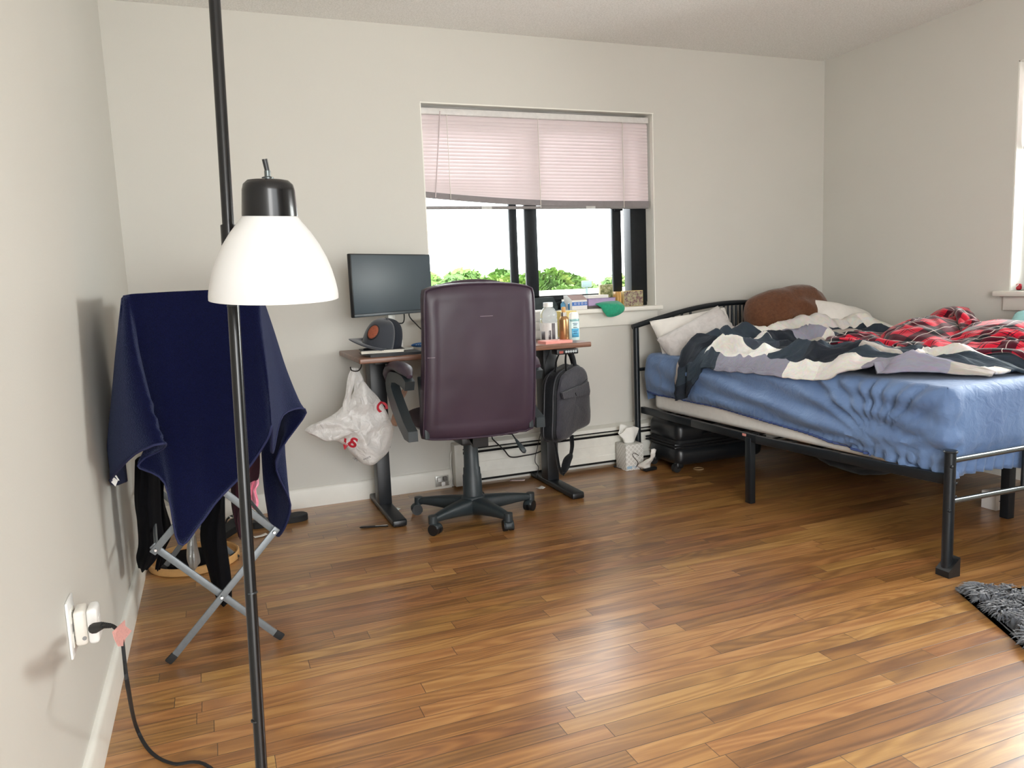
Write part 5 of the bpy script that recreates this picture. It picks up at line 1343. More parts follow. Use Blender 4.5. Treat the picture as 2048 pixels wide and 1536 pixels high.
# ---------------------------------------------------------------- cloth settled by simulation
def settle(name, nx, ny, rest, start, colliders, frames=34, bend=.5, mass=.25, selfd=.006, quality=6, tension=15, comp=15):
    """a sheet of nx*ny points with its true size given by rest(s,t), laid out crumpled as start(s,t), then allowed to fall"""
    b_ = MB(); b_.grid([[start(i/(nx-1), j/(ny-1)) for i in range(nx)] for j in range(ny)], uv=True)
    bmesh.ops.recalc_face_normals(b_.bm, faces=b_.bm.faces[:])
    me = bpy.data.meshes.new(name); b_.bm.to_mesh(me); b_.bm.free()
    ob = bpy.data.objects.new(name, me); COL.objects.link(ob)
    ob.shape_key_add(name='Basis'); k = ob.shape_key_add(name='rest')
    for j in range(ny):
        for i in range(nx): k.data[j*nx+i].co = rest(i/(nx-1), j/(ny-1))
    k.value = 0.0
    md = ob.modifiers.new('Cloth', 'CLOTH'); cs = md.settings
    cs.quality = quality; cs.mass = mass; cs.tension_stiffness = tension; cs.compression_stiffness = comp; cs.shear_stiffness = 5; cs.bending_stiffness = bend
    cs.tension_damping = 15; cs.compression_damping = 15; cs.shear_damping = 10; cs.bending_damping = .8; cs.air_damping = 2.0
    cs.rest_shape_key = k
    cc = md.collision_settings; cc.use_collision = True; cc.distance_min = .004; cc.use_self_collision = True; cc.self_distance_min = selfd; cc.collision_quality = 3; cc.self_friction = 8; cc.friction = 12
    md.point_cache.frame_start = 1; md.point_cache.frame_end = frames+2
    cols_ = []
    for o in colliders:
        m_ = o.modifiers.new('Collision', 'COLLISION'); o.collision.thickness_outer = .004; o.collision.thickness_inner = .05; o.collision.cloth_friction = 25; cols_.append((o, m_))
    for f in range(1, frames+1): sc.frame_set(f)
    dg = bpy.context.evaluated_depsgraph_get()
    out = bpy.data.meshes.new_from_object(ob.evaluated_get(dg), preserve_all_data_layers=True, depsgraph=dg)
    bpy.data.objects.remove(ob)
    for o, m_ in cols_: o.modifiers.remove(m_)
    sc.frame_set(1)
    if out.shape_keys:
        pass
    ob2 = bpy.data.objects.new(name, out); COL.objects.link(ob2)
    out.shade_smooth()
    return ob2
def tmp_box(lo, hi, bev=.04):
    q = MB(); q.bx(lo, hi, bev, 4); return q.build('tmp', None)
def tmp_ball(c, r, rot=0):
    q = MB(); q.ball(c, r, Matrix.Rotation(rot, 3, 'Z'), 3); return q.build('tmp', None)
def lerp_tab(tab, t):
    for (a, va), (b_, vb) in zip(tab, tab[1:]):
        if a <= t <= b_:
            k = (t-a)/(b_-a); return Vector(va).lerp(Vector(vb), k)
    return Vector(tab[-1][1])
mcol = tmp_box((2.735, MYF-.02, .30), (W-.01, MYH+.02, MZ1+.010), .03)
wcol = tmp_box((W-.012, -3, .3), (W+.3, .2, 1.6), .001)
def finish(o, loc, m, lab, cat, solid=.006, sub=1):
    c = Vector(loc); o.data.transform(Matrix.Translation(-c)); o.location = c; ORG[o.name] = c
    o.data.materials.clear(); o.data.materials.append(m)
    if sub: q_ = o.modifiers.new('Subdivision', 'SUBSURF'); q_.levels = sub; q_.render_levels = sub
    q_ = o.modifiers.new('Thickness', 'SOLIDIFY'); q_.thickness = solid; q_.offset = 0
    return tag(o, lab, cat)
def uvmath(nd, lk):
    def M_(op, a, b_=None):
        n = nd.new('ShaderNodeMath'); n.operation = op
        for i, v in enumerate((a, b_)):
            if v is None: continue
            if isinstance(v, (int, float)): n.inputs[i].default_value = v
            else: lk.new(v, n.inputs[i])
        return n.outputs[0]
    return M_
def patch_mat():
    m, nd, lk, b = nmat('patchwork_cotton'); M_ = uvmath(nd, lk)
    tc = nd.new('ShaderNodeTexCoord'); sp = nd.new('ShaderNodeSeparateXYZ'); lk.new(tc.outputs['UV'], sp.inputs[0])
    u, v = sp.outputs['X'], sp.outputs['Y']
    cu = M_('MULTIPLY', u, 9.0); col = M_('FLOOR', cu)
    wn_ = N(nd, 'ShaderNodeTexWhiteNoise', noise_dimensions='1D'); lk.new(M_('ADD', col, 3.3), wn_.inputs['W'])
    cv = M_('ADD', M_('MULTIPLY', v, 8.4), M_('MULTIPLY', wn_.outputs['Value'], 3.0)); rw = M_('FLOOR', cv)
    cb = nd.new('ShaderNodeCombineXYZ'); lk.new(col, cb.inputs[0]); lk.new(rw, cb.inputs[1]); cb.inputs[2].default_value = 2.0
    w2 = N(nd, 'ShaderNodeTexWhiteNoise', noise_dimensions='3D'); lk.new(cb.outputs[0], w2.inputs['Vector'])
    r = ramp(nd, [(0, srgb(44, 56, 68)), (.28, srgb(212, 208, 202)), (.48, srgb(134, 132, 148)), (.58, srgb(32, 38, 48)), (.72, srgb(160, 152, 146)), (.85, srgb(226, 223, 216)), (.94, srgb(58, 66, 78))], 'CONSTANT')
    lk.new(w2.outputs['Value'], r.inputs['Fac'])
    nz = N(nd, 'ShaderNodeTexNoise', i_Scale=70.0, i_Detail=5.0, i_Distortion=1.0); lk.new(tc.outputs['UV'], nz.inputs['Vector'])
    mx = nd.new('ShaderNodeMix'); mx.data_type = 'RGBA'; mx.blend_type = 'MULTIPLY'; mx.inputs['Factor'].default_value = .35
    lk.new(r.outputs['Color'], mx.inputs['A']); lk.new(nz.outputs['Color'], mx.inputs['B'])
    hs = nd.new('ShaderNodeHueSaturation'); hs.inputs['Saturation'].default_value = .9; hs.inputs['Value'].default_value = 1.15; lk.new(mx.outputs['Result'], hs.inputs['Color'])
    lk.new(hs.outputs['Color'], b.inputs['Base Color']); b.inputs['Roughness'].default_value = .8; b.inputs['Specular IOR Level'].default_value = .2
    n2 = N(nd, 'ShaderNodeTexNoise', i_Scale=26.0, i_Detail=5.0, i_Distortion=1.4); lk.new(tc.outputs['UV'], n2.inputs['Vector'])
    bp = N(nd, 'ShaderNodeBump', i_Strength=.45, i_Distance=.012); lk.new(n2.outputs['Fac'], bp.inputs['Height']); lk.new(bp.outputs['Normal'], b.inputs['Normal'])
    return m
def plaid_mat():
    m, nd, lk, b = nmat('red_tartan_flannel'); M_ = uvmath(nd, lk)
    tc = nd.new('ShaderNodeTexCoord'); sp = nd.new('ShaderNodeSeparateXYZ'); lk.new(tc.outputs['UV'], sp.inputs[0])
    def band(c_, n):
        f = M_('FRACT', M_('MULTIPLY', c_, n))
        inb = lambda lo, hi: M_('MULTIPLY', M_('GREATER_THAN', f, lo), M_('LESS_THAN', f, hi))
        black = inb(.0, .40); thin = inb(.66, .685); thin2 = inb(.73, .75); white = inb(.182, .203)
        return black, M_('MAXIMUM', thin, thin2), white
    bu, tu, wu = band(sp.outputs['X'], 6.0); bv, tv, wv = band(sp.outputs['Y'], 6.0)
    dark = M_('ADD', M_('MULTIPLY', bu, .5), M_('MULTIPLY', bv, .5))
    dark = M_('MAXIMUM', dark, M_('MULTIPLY', M_('MAXIMUM', tu, tv), .6))
    r = ramp(nd, [(0, srgb(196, 26, 52)), (.5, srgb(74, 12, 30)), (1.0, srgb(16, 18, 24))]); lk.new(dark, r.inputs['Fac'])
    mx = nd.new('ShaderNodeMix'); mx.data_type = 'RGBA'; lk.new(M_('MULTIPLY', M_('MAXIMUM', wu, wv), .7), mx.inputs['Factor']); lk.new(r.outputs['Color'], mx.inputs['A']); mx.inputs['B'].default_value = srgb(222, 204, 196)
    nz = N(nd, 'ShaderNodeTexNoise', i_Scale=240.0, i_Detail=2.0); lk.new(tc.outputs['UV'], nz.inputs['Vector'])
    m2 = nd.new('ShaderNodeMix'); m2.data_type = 'RGBA'; m2.blend_type = 'OVERLAY'; m2.inputs['Factor'].default_value = .35; lk.new(mx.outputs['Result'], m2.inputs['A']); lk.new(nz.outputs['Color'], m2.inputs['B'])
    lk.new(m2.outputs['Result'], b.inputs['Base Color']); b.inputs['Roughness'].default_value = .95; b.inputs['Sheen Weight'].default_value = .3; b.inputs['Specular IOR Level'].default_value = .1
    bp = N(nd, 'ShaderNodeBump', i_Strength=.3, i_Distance=.003); lk.new(nz.outputs['Fac'], bp.inputs['Height']); lk.new(bp.outputs['Normal'], b.inputs['Normal'])
    return m
# ---- duvet: lies over the mattress, its left edge hanging a little over the side, one corner drooping at the head end
left = [(0, (2.50, -.50, 0)), (.045, (2.47, -.53, 0)), (.10, (2.52, -.62, 0)), (.15, (2.665, -.70, 0)), (.5, (2.695, -1.12, 0)), (.75, (2.715, -1.52, 0)), (.88, (2.80, -1.76, 0)), (1, (3.05, -2.0, 0))]
right = [(0, (4.08, -.52, 0)), (1, (4.10, -2.04, 0))]
def seg_d(p, a, b_):
    ab = (b_[0]-a[0], b_[1]-a[1]); t = max(0, min(1, ((p[0]-a[0])*ab[0]+(p[1]-a[1])*ab[1])/(ab[0]**2+ab[1]**2)))
    return math.hypot(p[0]-a[0]-ab[0]*t, p[1]-a[1]-ab[1]*t), a[2]+(b_[2]-a[2])*t
RID = [([(2.82, -.60, .045), (3.02, -.56, .075), (3.22, -.60, .085), (3.42, -.55, .125), (3.66, -.58, .125), (3.86, -.66, .085), (4.02, -.8, .05)], .085),
       ([(2.78, -.74, .030), (2.95, -.78, .050), (3.15, -.76, .035), (3.35, -.80, .06), (3.6, -.84, .055), (3.8, -.95, .04)], .055),
       ([(2.84, -1.0, .035), (2.88, -1.3, .030), (2.97, -1.55, .035), (3.15, -1.8, .03), (3.45, -1.98, .03)], .050)]
def sridge(v, p): return (1-min(1, abs(v)))**p
def duv_h(x, y):
    wx = x+.06*noise.noise(Vector((x*2.3, y*2.3, 3))); wy = y+.06*noise.noise(Vector((x*2.3, y*2.3, 8)))
    h = .012
    for pl, wd in RID:
        best = 0
        for a_, b_ in zip(pl, pl[1:]):
            d, am = seg_d((wx, wy), a_, b_); best = max(best, am*math.exp(-(d/wd)**2))
        h += best
    e = math.exp(-(((x-.037*(-y)-2.70)-.085)/.06)**2)      # roll along the hem
    h += .030*e*(.6+.5*noise.noise(Vector((y*4, 0, 1))))
    h += .048*sridge(1.9*noise.noise(Vector((wx*3.6+wy*1.2, wy*2.6, 5))), 2.2)
    h += .027*sridge(1.9*noise.noise(Vector((wx*7.5, wy*5.5+wx*2, 11))), 1.8)
    h += .010*sridge(1.8*noise.noise(Vector((wx*17+wy*6, wy*13, 2))), 1.5)
    return h
NS_, NT_ = 150, 150
bd = MB(); rows = []
for j in range(NT_):
    t = j/(NT_-1); A_, C_ = lerp_tab(left, t), lerp_tab(right, t); row = []
    for i in range(NS_):
        s = i/(NS_-1); s2 = .35*s+.65*s*s; p_ = A_.lerp(C_, s2)
        p_.x += .02*noise.noise(Vector((s*9, t*22, 1)))*min(1, s*8+.2); p_.y += .018*noise.noise(Vector((s*14, t*9, 4)))
        ed = MX(p_.y)-.022                       # side of the sheet
        top = MZ1+.014
        h = duv_h(max(p_.x, ed), p_.y)
        h *= .25+.75*min(1, (1-t)*14, 1 if A_.x < ed+.045 else max(.0, s*11))
        # lap over the pillows at the head
        if p_.x >= ed+.05: z = top+h; x = p_.x
        else:
            over = ed+.05-p_.x
            a_ = min(over/.05, PI/2); x = ed+.05-.05*math.sin(a_)-.012; z = top-.05*(1-math.cos(a_))-max(0, over-.05*PI/2)+h*max(.25, 1-over/.08)
            fl_ = max(0, over-.06); x += -.018*fl_/.1*sridge(1.8*noise.noise(Vector((p_.y*15, 2, 2))), 1)-.010*math.sin(p_.y*60+over*9)*min(1, fl_/.05)
        row.append(Vector((x, p_.y, z)))
    rows.append(row)
bd.grid(rows, uv=True)
duv = bd.build('duvet', None, ang=80)
finish(duv, (3.3, -1.1, .68), patch_mat(), 'rumpled patchwork duvet in white grey and slate heaped on the bed', 'duvet', .012, sub=0)
Px, Py = 1.24, 1.42
def pstart(s, t):
    a = Vector((3.20, -1.02, 0)).lerp(Vector((3.28, -2.02, 0)), t); b_ = Vector((4.06, -.98, 0)).lerp(Vector((3.80, -2.02, 0)), t)
    p_ = a.lerp(b_, s); p_.z = 1.02+.07*math.sin(s*10+3*t)+.06*math.sin(t*11+4*s+1.0)+.03*fbm(Vector((s*5, t*5, 4)), 1, 2)
    p_.x += .03*math.sin(t*9); p_.y += .03*math.sin(s*11)
    return p_
b3 = tmp_ball((3.66, -1.26, .69), (.32, .25, .15), .5); b4 = tmp_ball((3.94, -1.14, .80), (.11, .09, .085)); b5 = tmp_ball((3.58, -1.70, .70), (.22, .24, .15))
pld = settle('plaid_blanket', 66, 60, lambda s, t: Vector((3+s*Px, -.6-t*Py, 1.3)), pstart, [mcol, wcol, b3, b4, b5, duv], frames=26, bend=3.0, mass=.35)
finish(pld, (3.7, -1.4, .70), plaid_mat(), 'red and black tartan blanket bunched up on the right of the bed', 'blanket', .012)
for o in (mcol, wcol, b3, b4, b5): bpy.data.objects.remove(o)
# ================================================================ THINGS AROUND THE DESK AND UNDER THE BED
# ---- plastic shopping bag on the hook
M_bag, nd, lk, b = nmat('thin_white_plastic_film')
tc = nd.new('ShaderNodeTexCoord'); nz = N(nd, 'ShaderNodeTexNoise', i_Scale=22.0, i_Detail=5.0, i_Distortion=1.2); lk.new(tc.outputs['Object'], nz.inputs['Vector'])
r = ramp(nd, [(.3, srgb(246, 245, 243)), (.7, srgb(252, 251, 250))]); lk.new(nz.outputs['Fac'], r.inputs['Fac'])
bp = N(nd, 'ShaderNodeBump', i_Strength=1.0, i_Distance=.014); lk.new(nz.outputs['Fac'], bp.inputs['Height'])
d_ = nd.new('ShaderNodeBsdfDiffuse'); t_ = nd.new('ShaderNodeBsdfTranslucent'); g_ = nd.new('ShaderNodeBsdfGlossy'); g_.inputs['Roughness'].default_value = .3; x_ = nd.new('ShaderNodeBsdfTransparent')
for n in (d_, t_): lk.new(r.outputs['Color'], n.inputs['Color'])
for n in (d_, t_, g_): lk.new(bp.outputs['Normal'], n.inputs['Normal'])
def mixs(a, b_, f):
    m_ = nd.new('ShaderNodeMixShader'); m_.inputs[0].default_value = f; lk.new(a.outputs[0], m_.inputs[1]); lk.new(b_.outputs[0], m_.inputs[2]); return m_
lk.new(mixs(mixs(mixs(d_, t_, .34), g_, .10), x_, .09).outputs[0], nd['Material Output'].inputs['Surface'])
yb_ = -.435
outl = [(712, 775), (725, 762), (738, 776), (756, 794), (768, 812), (780, 834), (789, 852), (786, 878), (778, 905), (760, 919), (745, 928), (728, 928), (715, 920), (700, 905), (690, 893), (672, 882), (648, 881), (628, 872), (610, 863), (622, 850), (646, 838), (668, 828), (684, 816), (698, 800), (706, 786)]
O3 = [at(a, b_, 'y', yb_) for a, b_ in outl]; O3 = cr(O3, 4, True); n = len(O3)
cB = at(716, 858, 'y', yb_)
rows_f, rows_b = [], []
def crump(P_, k):
    w1_ = Vector((P_.x*11, P_.z*11, k)); v = noise.voronoi(w1_)[0]
    return .034*(v[1]-v[0])+.012*fbm(Vector((P_.x*16, P_.z*16, k*3)), 1, 3)
NR = 16
for i in range(NR+1):
    t_ = i/NR; rf, rb = [], []
    for p_ in O3:
        P_ = p_.lerp(cB, t_); T = .062*(1-(1-t_)**2)**.5
        c_ = crump(P_, 1)*min(1, t_*4); c2 = crump(P_, 7)*min(1, t_*4)
        wob = Vector((0, .02*math.sin(p_.x*30)*(1-t_), 0))
        rf.append(P_+Vector((0, -T*.9+c_, 0))+wob); rb.append(P_+Vector((0, T*.9+c2, 0))+wob)
    rows_f.append(rf); rows_b.append(rb)
bag = thing('shopping_bag', 'white plastic shopping bag with red letters hanging from the left end of the desk', 'bag', at(709, 738, 'y', yb_))
q = MB(); q.grid(rows_f, closed_u=True); q.grid(rows_b, closed_u=True); bmesh.ops.remove_doubles(q.bm, verts=q.bm.verts[:], dist=.0004)
bvh_bag = BVHTree.FromBMesh(q.bm)
body = q.build('body', M_bag, bag, ang=48)
def strip(a, name):
    rows = [[at(px+dx, py, 'y', y+abs(dx)*.0006) for dx in (-w_, -w_*.3, w_*.3, w_)] for px, py, y, w_ in a]
    g = crgrid(rows, 3, 6)
    for i, r_ in enumerate(g):
        for j, p_ in enumerate(r_): p_.y += .006*math.sin(j*1.3+i*.2)
    MB().grid(g).build(name, M_bag, bag, ang=60)
strip([(707, 736, -.435, 5), (703, 760, -.44, 8), (697, 790, -.45, 6), (693, 810, -.45, 8), (700, 830, -.45, 12)], 'handle')
strip([(711, 736, -.43, 5), (718, 758, -.44, 9), (722, 785, -.455, 14), (726, 810, -.47, 20)], 'handle')
M_red = mat('red_print', (186, 34, 52), .5)
def px_text(s, px, py, hpx, ang, name='lettering'):
    c = at(px, py, 'y', yb_-.02); e = math.radians(ang)
    ex = at(px+10*math.cos(e), py+10*math.sin(e), 'y', yb_-.02)-c; ey = at(px+10*math.sin(e), py-10*math.cos(e), 'y', yb_-.02)-c
    size = (at(px, py, 'y', yb_-.02)-at(px, py+hpx, 'y', yb_-.02)).length*1.38
    return text_mesh(s, size, frame(c, ex, ey), M_red if hpx > 10 else M_ink, name, bag, bvh_bag, (0, 1, 0), .0016, bold=.0026 if hpx > 10 else 0, cuts=2)
px_text('C', 763, 814, 20, 62)
px_text('S', 706, 886, 20, 152+180-360+38)
px_text('V', 693, 890, 20, 20)
px_text('extra', 732, 914, 5, -28); px_text('care', 711, 918, 5, 35)

# ---- laptop bag at the right end
pd = Vector((.74, .67, 0)).normalized(); pn = Vector((.67, -.74, 0)).normalized(); P0 = Vector((1.937, -.555, 0))
def onbag(px, py, off=0.0):
    d = ray(px, py); o_ = P0+pn*off; k = (o_-CAM).dot(pn)/d.dot(pn); return CAM+d*k
lbag = thing('laptop_bag', 'black fabric laptop bag hanging from the right end of the desk', 'bag', onbag(1130, 880))
M_nyl = fabric('charcoal_nylon_weave', (52, 51, 58), .18, 90, .25, .7, .15); M_nylb = fabric('black_nylon', (22, 24, 28), .2, 70, .25, .6, .1)
face = [(1113, 800), (1115, 768), (1122, 749), (1136, 738), (1150, 730), (1161, 731), (1170, 742), (1175, 770), (1178, 810), (1178, 842), (1171, 854), (1150, 863), (1138, 874), (1127, 882), (1115, 883), (1111, 870), (1112, 840)]
F3 = cr([onbag(a, b_) for a, b_ in face], 3, True); cF = onbag(1143, 806)
def shell(offs, inset):
    rows = []
    for o_, k in zip(offs, inset): rows.append([p_.lerp(cF, k)+pn*o_ for p_ in F3])
    return rows
q = MB(); rows = shell([-.094, -.094, -.088, -.07, -.045, -.02, -.006, .002, .010, .012], [.99, .3, .06, .012, 0, .0, .02, .08, .4, .99]); q.grid(rows, closed_u=True); lb_ = q.build('body', M_nylb, lbag, ang=55)
q = MB(); rr_ = [[p_.lerp(cF, k)+pn*o_+Vector((0, 0, .0)) for p_ in F3] for o_, k in ((.000, .035), (.012, .05), (.018, .12), (.022, .35), (.024, .7), (.024, .99))]
for r_ in rr_:
    for p_ in r_: p_ += pn*.005*fbm(p_, 13, 2)
q.grid(rr_, closed_u=True); q.build('front_panel', M_nyl, lbag, ang=60)
for off_, k in ((-.018, -.004), (-.066, -.004)):
    MB().tube([p_.lerp(cF, k)+pn*off_ for p_ in F3], .0042, 6, closed=True).build('zip', mat('zip_tape', (44, 45, 50), .5), lbag)
flap = [(1121, 786), (1132, 782), (1150, 774), (1165, 768), (1174, 763), (1177, 782), (1176, 790), (1160, 792), (1140, 795), (1124, 798)]
q = MB(); q.prism([onbag(a, b_, .024) for a, b_ in flap], pn*.010); q.build('pocket_flap', M_nyl, lbag, smooth=False)
MB().tube([onbag(a, b_, .032) for a, b_ in ((1121, 786), (1150, 773), (1165, 768), (1175, 757))], .0016, 6).build('pocket_zip', mat('zip_tape', (44, 45, 50), .5), lbag)
q = MB(); q.bar(onbag(1151, 786, .036), onbag(1153, 791, .036), .004, .003, up=pn); q.build('zip_pull', M_blackp, lbag)
top_h = onbag(1131, 702, -.045)
def belt(pts, w, name, m, th=.004, parent=None):
    pts = cr(pts, 6); q = MB(); q.tube(pts, w/2, 8, flat=(1.0, .34)); return q.build(name, m, parent or lbag)
belt([onbag(1110, 752, -.045), onbag(1112, 725, -.045), onbag(1120, 706, -.045), onbag(1131, 702, -.045), onbag(1140, 710, -.045), onbag(1147, 733, -.045)], .020, 'handle', M_nylb)
belt([onbag(1132, 742, .0), onbag(1131, 720, -.005), onbag(1133, 706, -.02), onbag(1141, 704, -.02), onbag(1147, 716, -.01), onbag(1150, 732, .0)], .020, 'handle', M_nylb)
# side ring and shoulder strap
sc_ = onbag(1107, 806, -.047)
q = MB(); q.tube([sc_+Vector((0, 0, .016*math.sin(a)))+pn*.010*math.cos(a)-pd*.012 for a in [2*PI*k/16 for k in range(16)]], .0022, 6, closed=True); q.build('d_ring', mat('gunmetal', (110, 112, 116), .3, .8), lbag)
belt([onbag(1107, 826, -.05)-pd*.012, onbag(1108, 858, -.05)-pd*.012, onbag(1112, 900, -.05), onbag(1119, 938, -.03), onbag(1127, 946, .0)], .036, 'shoulder_strap', M_nylb)
belt([onbag(1127, 947, .0), onbag(1138, 920, .02), onbag(1144, 895, .01), onbag(1143, 872, -.01)], .030, 'shoulder_strap', M_nylb)
pts = cr([onbag(1128, 945, .018), onbag(1134, 922, .024), onbag(1141, 908, .026)], 5); MB().tube(pts, [.012, .020, .024, .026, .026, .026, .026, .025, .022, .018, .012][:len(pts)], 10, flat=(1.0, .35)).build('shoulder_pad', M_nylb, lbag)
# strap hook on the desk edge that carries the bag
q = MB(); q.tube([top_h+Vector((0, .03, .04)), top_h+Vector((0, .03, -.006)), top_h+Vector((0, -.012, -.010)), top_h+Vector((0, -.02, .006))], .0026, 8); q.build('bag_hook', mat('hook_wire', (60, 56, 54), .35, .8), desk)

# ---- cables under the desk
M_cab = mat('black_cable', (20, 20, 22), .5)
c_ = cr([at(985, 878, 'y', -.16), at(1008, 900, 'y', -.14), at(1022, 914, 'y', -.12), at(1050, 911, 'y', -.11), at(1076, 905, 'y', -.11), at(1100, 890, 'y', -.12), at(1105, 870, 'y', -.14), (2.06, -.14, DZ-.03)], 7)
c_ = [Vector((1.62, -.16, DZ-.03)), Vector((1.64, -.165, .62))]+c_
tag(MB().tube(c_, .0038, 8).build('power_cable', M_cab, loc=c_[6]), 'black power cable sagging under the desk in front of the heater', 'cable')
c_ = cr([at(1100, 700, 'y', -.30), at(1090, 735, 'y', -.31), at(1095, 800, 'y', -.30), at(1078, 880, 'y', -.15), at(1070, 920, 'y', -.13), at(1077, 935, 'y', -.12), (1.99, -.12, .012), (2.12, -.11, .006)], 7)
tag(MB().tube(c_, .0022, 6).build('charging_cable', M_cab, loc=c_[4]), 'thin black cable running down beside the right desk leg to the floor', 'cable')
# ---- white cord and outlet by the heater end
wc_ = cr([(1.60, -.012, .262), at(912, 890, 'y', -.010), at(902, 905, 'y', -.012), at(901, 930, 'y', -.014), at(904, 955, 'y', -.018), at(898, 968, 'y', -.03)], 7)
tag(MB().tube(wc_, .0042, 8).build('white_cord', mat('white_vinyl_cord', (222, 220, 214), .5), loc=wc_[10]), 'white cord curling down the wall at the left end of the heater', 'cord')
ao = Vector((1.462, -.017, .045))
t = thing('wall_outlet', 'surface mounted outlet with plugs on the baseboard left of the heater', 'outlet', ao)
MB().bx(ao+Vector((-.04, -.004, -.03)), ao+Vector((.035, 0, .03)), .003).build('cover_plate', mat('steel_plate', (176, 176, 172), .35, .6), t)
for dx, dz in ((-.022, .012), (.012, .014), (-.002, -.014)):
    MB().bx(ao+Vector((dx-.011, -.026, dz-.011)), ao+Vector((dx+.011, -.003, dz+.011)), .003).build('plug', M_wp if dx != .012 else mat('grey_plug', (110, 108, 104), .5), t)
# ---- scraps on the floor
def scrap(px, py, w, d, rz, lab, m=None, h=.0012, z0=.0006):
    c = at(px, py, 'z', 0); rows = []
    for i in range(5):
        row = []
        for j in range(6):
            x, y = (j/5-.5)*w, (i/4-.5)*d
            row.append(Vector((c.x+x*math.cos(rz)-y*math.sin(rz), c.y+x*math.sin(rz)+y*math.cos(rz), z0+h+h*2*(1+noise.noise(Vector((x*60, y*60, px))))*abs(j/5-.5))))
        rows.append(row)
    tag(MB().grid(rows).build('paper_scrap', m or M_paper, loc=(c.x, c.y, 0), solid=.0006), lab, 'paper')
scrap(1035, 961, .085, .035, -.5, 'pale pink paper slip on the floor in front of the heater', mat('pale_pink_paper', (222, 200, 196), .8))
scrap(1081, 979, .04, .04, .4, 'crumpled white paper scrap left of the right desk foot', None, .006)
scrap(1109, 952, .045, .025, .1, 'small white paper scrap behind the right desk foot', None, .004)
scrap(792, 1021, .04, .03, .6, 'white paper corner sticking out behind the left desk foot', None, .003)
scrap(521, 1074, .06, .025, .35, 'torn white paper scrap on the floor right of the lamp pole', None, .004)
a_, b_ = at(719, 1055, 'z', .005), at(776, 1051, 'z', .005)
t = thing('pen', 'dark pen lying on the floor left of the left desk foot', 'pen', a_)
MB().tube([a_, a_.lerp(b_, .06), b_], [.0016, .0045, .0045], 10).build('barrel', M_blackp, t); MB().tube([a_.lerp(b_, .55)+Vector((0, -.003, .004)), a_.lerp(b_, .98)+Vector((0, -.003, .004))], .0012, 6).build('clip', M_bolt, t)
# ---- tissue box
tx0, tx1, ty0, ty1 = 2.515, 2.632, -.205, -.088
tz = at(1260, 890, 'y', ty0).z
tb = thing('tissue_box', 'white patterned tissue box on the floor in front of the heater', 'tissue box', ((tx0+tx1)/2, (ty0+ty1)/2, 0))
m, nd, lk, b = nmat('lattice_card'); M__ = uvmath(nd, lk)
tc = nd.new('ShaderNodeTexCoord'); sp = nd.new('ShaderNodeSeparateXYZ'); lk.new(tc.outputs['Object'], sp.inputs[0])
hxy = M__('ADD', sp.outputs['X'], sp.outputs['Y'])
da = M__('ABSOLUTE', M__('SUBTRACT', M__('FRACT', M__('MULTIPLY', M__('ADD', hxy, sp.outputs['Z']), 36.0)), .5)); db = M__('ABSOLUTE', M__('SUBTRACT', M__('FRACT', M__('MULTIPLY', M__('SUBTRACT', hxy, sp.outputs['Z']), 36.0)), .5))
rr_ = ramp(nd, [(.0, srgb(200, 198, 192)), (.09, srgb(196, 194, 188)), (.12, srgb(226, 225, 221))]); lk.new(M__('MULTIPLY', M__('MAXIMUM', da, db), .26), rr_.inputs['Fac']); lk.new(rr_.outputs['Color'], b.inputs['Base Color']); b.inputs['Roughness'].default_value = .6
MB().bx((tx0, ty0, .001), (tx1, ty1, tz), .002).build('box', m, tb)
MB().bx((tx0+.006, ty0-.0006, .012), (tx0+.040, ty0+.0004, .028), .0).build('printed_mark', mat('pale_blue_print', (150, 178, 200), .6), tb, smooth=False)
for k in range(2): MB().bx((tx0+.046, ty0-.0006, .014+.007*k), (tx0+.068, ty0+.0004, .017+.007*k), .0).build('printed_line', mat('pale_blue_print', (150, 178, 200), .6), tb, smooth=False)
cT = Vector(((tx0+tx1)/2, (ty0+ty1)/2, tz)); rows = []
for i in range(13):
    v = i/12; row = []
    for j in range(30):
        a = 2*PI*j/30; r_ = .028+.030*v+.006*math.sin(a*5+v*4)*v
        row.append(cT+Vector((r_*1.1*math.cos(a)-.006*v, r_*.6*math.sin(a), .092*v-.020*v*math.sin(a*2+1)-.012*v*abs(math.sin(a*1.5)))))
    rows.append(row)
MB().grid(rows, closed_u=True).build('tissue', mat('tissue_paper', (238, 237, 232), .9, var=.02), tb, solid=.001)
# ---- earphone-like thin cable and adapter, white rag, ring
c_ = cr([at(1231, 934, 'z', .006), at(1245, 938, 'z', .004), at(1266, 938, 'z', .004), at(1276, 926, 'y', -.225), at(1266, 912, 'y', -.215), at(1268, 906, 'y', -.213), at(1278, 911, 'y', -.22)], 6)
t = thing('charger', 'small black charger with a thin cable on the floor in front of the tissue box', 'charger', at(1300, 940, 'z', 0))
MB().tube(c_, .0018, 6).build('cable', M_cab, t)
c_ = cr([at(1276, 927, 'y', -.225), at(1281, 938, 'z', .004), at(1287, 942, 'z', .005)], 6); MB().tube(c_, .0018, 6).build('cable', M_cab, t)
o = at(1300, 941, 'z', .0); MB().box(o+Vector((0, 0, .010)), (.085, .03, .019), .15, .005).build('body', M_blackp, t)
MB().ball(at(1230, 933, 'z', .007), (.008, .006, .007), sub=2).build('connector', M_blackp, t)
